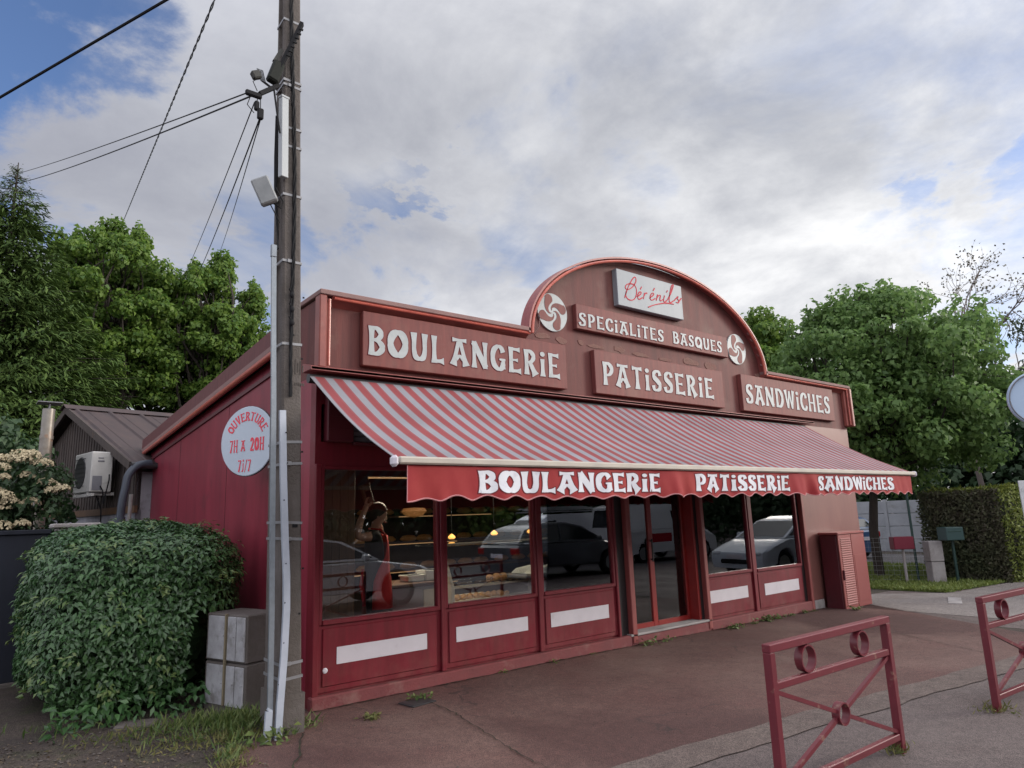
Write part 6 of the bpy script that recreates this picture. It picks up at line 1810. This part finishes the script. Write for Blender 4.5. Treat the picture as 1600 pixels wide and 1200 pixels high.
# ------------------------------------------------------------------ clipped thuja hedge at the right
def thuja():
    rg = np.random.default_rng(41)
    T = thing('thuja_hedge', 'clipped conifer hedge with a brown shaded face and a bright green end', 'hedge', (14.82, -.98, gz(14.8)), rad(-10))
    # local: +x away from the viewer along the bright end, +y along the brown face
    Lx, Ly, H = 5.2, 1.75, 1.93
    def face(n, f):
        u = rg.random(n); v = rg.random(n); j = rg.normal(size=n) * .055 + .05 * np.sin(u * 13) * np.cos(v * 7)
        if f == 'front': P = np.stack([j, u * Ly, v * H], 1); N_ = np.tile([-1., 0, .15], (n, 1))
        elif f == 'end': P = np.stack([u * Lx, j, v * H], 1); N_ = np.tile([0, -1., .15], (n, 1))
        elif f == 'top': P = np.stack([u * Lx, v * Ly, H + j * .7], 1); N_ = np.tile([0, 0, 1.], (n, 1))
        else: P = np.stack([u * Lx, Ly + j, v * H], 1); N_ = np.tile([0, 1., .15], (n, 1))
        # round off the upright corner
        return P, N_
    def put(name, fs, m, sz):
        P = []; N_ = []
        for f, n in fs: a, b = face(n, f); P.append(a); N_.append(b)
        P = np.concatenate(P); N_ = np.concatenate(N_); n = len(P)
        r = np.minimum(np.abs(P[:, 0]), np.abs(P[:, 1])); cor = (P[:, 0] < .3) & (P[:, 1] < .3)
        P[cor] += np.stack([(.3 - P[cor, 0]) * .25, (.3 - P[cor, 1]) * .25, 0 * P[cor, 0]], 1)
        D = np.array([0, 0, .55]) + N_ * .5 + rg.normal(size=(n, 3)) * .6
        leaf_obj(name, P, N_ + rg.normal(size=(n, 3)) * .6, D, sz * rg.uniform(.6, 1.4, n), sz * .45 * rg.uniform(.7, 1.3, n), m, T, simple=True)
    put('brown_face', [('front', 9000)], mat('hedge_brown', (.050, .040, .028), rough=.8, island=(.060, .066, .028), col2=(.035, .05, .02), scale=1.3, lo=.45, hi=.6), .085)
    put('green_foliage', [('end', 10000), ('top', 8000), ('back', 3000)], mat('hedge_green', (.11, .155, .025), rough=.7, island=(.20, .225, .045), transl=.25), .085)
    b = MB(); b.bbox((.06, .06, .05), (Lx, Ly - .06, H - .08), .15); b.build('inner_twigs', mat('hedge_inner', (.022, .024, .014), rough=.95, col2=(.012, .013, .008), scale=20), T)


thuja()


# ------------------------------------------------------------------ cream flowering shrub, left
def flower_shrub():
    rg = np.random.default_rng(51); c = np.array([-2.12, 5.0, 0])
    T = thing('flowering_shrub', 'shrub with clusters of cream blossom over the dark fence at the left', 'shrub', tuple(c))
    cl = [(rg.uniform(-.55, .45), rg.uniform(-.4, .4), z, .28, .22) for z in np.linspace(.9, 2.5, 26)]
    P, Nn, D = crown_points(rg, cl, 5200); ls = rg.uniform(.06, .11, len(P))
    leaf_obj('foliage', P, Nn, D, ls, ls * .5, m_darkleaf, T, simple=True)
    Pc = []; Nc = []
    for k in range(36):
        t = rg.random(); zc = 1.55 + 1.05 * rg.random(); wd = .62 * (1 - .25 * abs(zc - 2.0))
        ctr = np.array([rg.uniform(-wd, wd * .95), -.36 - .15 * rg.random() + .3 * max(0, zc - 2.4), zc]); d = unit(rg.normal(size=(190, 3))); d[:, 2] = np.abs(d[:, 2]) * .75
        Pc.append(ctr + d * rg.uniform(.06, .13)); Nc.append(d + np.array([0, -.3, .5]))
    P = np.concatenate(Pc); Nn = np.concatenate(Nc); n = len(P)
    leaf_obj('blossom', P, Nn + rg.normal(size=(n, 3)) * .35, rg.normal(size=(n, 3)), rg.uniform(.022, .04, n), rg.uniform(.02, .035, n), mat('cream_blossom', (.50, .42, .28), rough=.8, island=(.38, .32, .20)), T, simple=True)
    mb = MB()
    for k in range(6): limb(mb, (rg.uniform(-.2, .2), rg.uniform(-.2, .2), -.1), (rg.uniform(-.5, .5), rg.uniform(-.3, .3), 1.9), .025, .008, rg)
    mb.build('stem', m_bark, T)


flower_shrub()
tree('dark evergreen bush filling the corner between flue and shed gable', 'evergreen_bush', (-1.9, 8.6, 0), .05, (-2.0, 8.5, 2.0), (.75, .7, 1.55), 26, .42, 5000, .12, m_darkleaf, 61)
for k in range(1):
    pass


# ------------------------------------------------------------------ grass, weeds, litter
m_grass = mat('grass_blade', (.055, .105, .022), rough=.6, island=(.13, .16, .045), transl=.25)
m_dry = mat('dry_grass', (.16, .14, .05), rough=.8, island=(.10, .12, .035), transl=.2)


def blades(name, P, h, m, seed, lean=.35, w=.006):
    rg = np.random.default_rng(seed); n = len(P)
    D = np.array([0, 0, 1.]) + rg.normal(size=(n, 3)) * lean; Nn = rg.normal(size=(n, 3)); Nn[:, 2] *= .3
    ls = h * rg.uniform(.5, 1.35, n)
    return leaf_obj(name, P, Nn, D, ls, w * rg.uniform(.7, 1.6, n) * 1.6, m, None, simple=True, droop=.3)


def gzv(x): return -.0105 * np.minimum(np.maximum(0, x - 2.8), 17.0)


rg = np.random.default_rng(71)
n = 26000; X = 12.2 + 7.3 * rg.random(n) ** 1.6; Y = -.62 - .075 * (X - 12.3) + 7 * rg.random(n) ** 1.4
tag(blades('grass', np.stack([X, Y, gzv(X) + .008], 1), .075, mat('lawn_blade', (.11, .165, .03), rough=.6, island=(.20, .24, .06), transl=.25), 72, .5, .012), kind='stuff')
# clumps between the bush, the cabinet and the pole
ctr = [(-.95, .28, .16, 260), (-.78, .22, .16, 320), (-.62, .16, .14, 380), (-.52, .05, .13, 340), (-.66, -.05, .13, 240), (-.60, -.22, .09, 170), (-.80, -.12, .12, 130), (-1.15, .30, .15, 90), (-.98, -.1, .18, 90), (-.30, -.50, .05, 60), (-.40, -.57, .05, 50), (-.22, -.42, .06, 60), (-1.3, .1, .2, 60), (-1.7, .9, .25, 90), (-.75, -.45, .05, 70), (-.82, -.62, .05, 70), (-.93, -.85, .06, 70)]
Pg = np.concatenate([np.stack([cx + rg.normal(size=k) * s, cy + rg.normal(size=k) * s * .7, np.full(k, .012)], 1) for cx, cy, s, k in ctr])
tag(blades('verge_grass', Pg[::2], .10, m_grass, 73, .55, .007), kind='stuff')
ctr = [(-.72, -.32, .10, 160), (-.86, -.72, .06, 140), (-.95, -1.0, .07, 110), (-1.0, -.35, .18, 120), (-.5, -.42, .08, 60), (2.41, -3.86, .05, 120), (3.9, -3.97, .09, 110), (5.25, -4.07, .06, 40), (1.08, -3.85, .05, 60), (-1.1, -.15, .2, 120), (-1.35, .35, .2, 130)]
Pg = np.concatenate([np.stack([cx + rg.normal(size=k) * s, cy + rg.normal(size=k) * s * .6, np.full(k, .014) + gzv(np.full(k, cx))], 1) for cx, cy, s, k in ctr])
tag(blades('dry_verge_grass', Pg, .055, m_dry, 74, .9, .006), kind='stuff')
# fallen leaves and crumbs of stone
n = 1500; X = -2.4 + 2.0 * rg.random(n); Y = -1.6 + 2.6 * rg.random(n)
P = np.stack([X, Y, np.full(n, .011)], 1); q = (Y < .3 - .6 * (X + 1.2)) & ((X < -.75) | (Y > -.45))
P = P[q]; n = len(P)
tag(leaf_obj('leaf_litter', P, np.array([0, 0, 1.]) + rg.normal(size=(n, 3)) * .3, rg.normal(size=(n, 3)), rg.uniform(.008, .04, n), rg.uniform(.006, .02, n), mat('litter', (.14, .10, .06), rough=.9, island=(.07, .055, .04)), None, simple=True), kind='stuff')
mb = MB(); r2 = random.Random(9)
for i in range(420):
    x = r2.uniform(-2.4, -.7); y = r2.uniform(-1.6, .8)
    s = r2.uniform(.003, .011); mb.ball((x, y, .008), (s * r2.uniform(.8, 1.5), s, s * .6), 6, 4)
for i in range(160):
    x = r2.uniform(-.4, 8); y = r2.uniform(-2.8, -.15); s = r2.uniform(.002, .006); mb.ball((x, y, gz(x) + .011), (s * r2.uniform(.8, 1.6), s, s * .6), 6, 4)
tag(mb.build('gravel', m_conc), kind='stuff')


def weed(label, x, y, s, nl, m, seed, group):
    rg = np.random.default_rng(seed)
    P = np.stack([rg.normal(size=nl) * s * .45, rg.normal(size=nl) * s * .22 - .01, rg.random(nl) * s * .35], 1)
    ls = s * rg.uniform(.22, .5, nl)
    o = leaf_obj('weed', P, np.array([0, -.3, 1.]) + rg.normal(size=(nl, 3)) * .5, rg.normal(size=(nl, 3)) + np.array([0, -.2, .5]), ls, ls * .5, m, None)
    o.location = (x, y, gz(x) + .013); return tag(o, label, 'weed', group)


for k, (x, y, s, n_) in enumerate(((2.05, -.10, .07, 18), (2.75, -.11, .08, 22), (3.35, -.10, .06, 16), (4.25, -.16, .16, 44), (4.65, -.14, .10, 34), (6.05, -.18, .16, 60), (6.55, -.14, .10, 24), (6.95, -.14, .16, 70), (7.25, -.13, .12, 50), (7.6, -.12, .09, 36), (8.05, -.11, .10, 44), (8.3, -.11, .07, 20), (.86, -.40, .12, 46), (8.86, -.50, .16, 30))):
    lb = 'small green weed sprouting along the foot of the shopfront'
    if k == 12: lb = 'tuft of green weed beside the square drain cover'
    if k == 13: lb = 'straggly weed at the foot of the red street cabinet'
    weed(lb, x, y, s, n_, m_grass, 200 + k, 'weeds along the foot of the shopfront')
weed('broad leaved green weed growing between the two white plastic ducts', -.535, -.63, .20, 40, m_grass, 230, None)
o = leaf_obj('weed', np.stack([rg.normal(size=90) * .03, rg.normal(size=90) * .03, rg.random(90) * .02], 1), np.array([0, -.2, 1.]) + rg.normal(size=(90, 3)) * .4, rg.normal(size=(90, 3)), np.full(90, .05), np.full(90, .018), m_dry, None, simple=True)
o.location = (.28, -.62, .012); tag(o, 'flat dry tuft of grass in a dip of the red asphalt', 'weed')
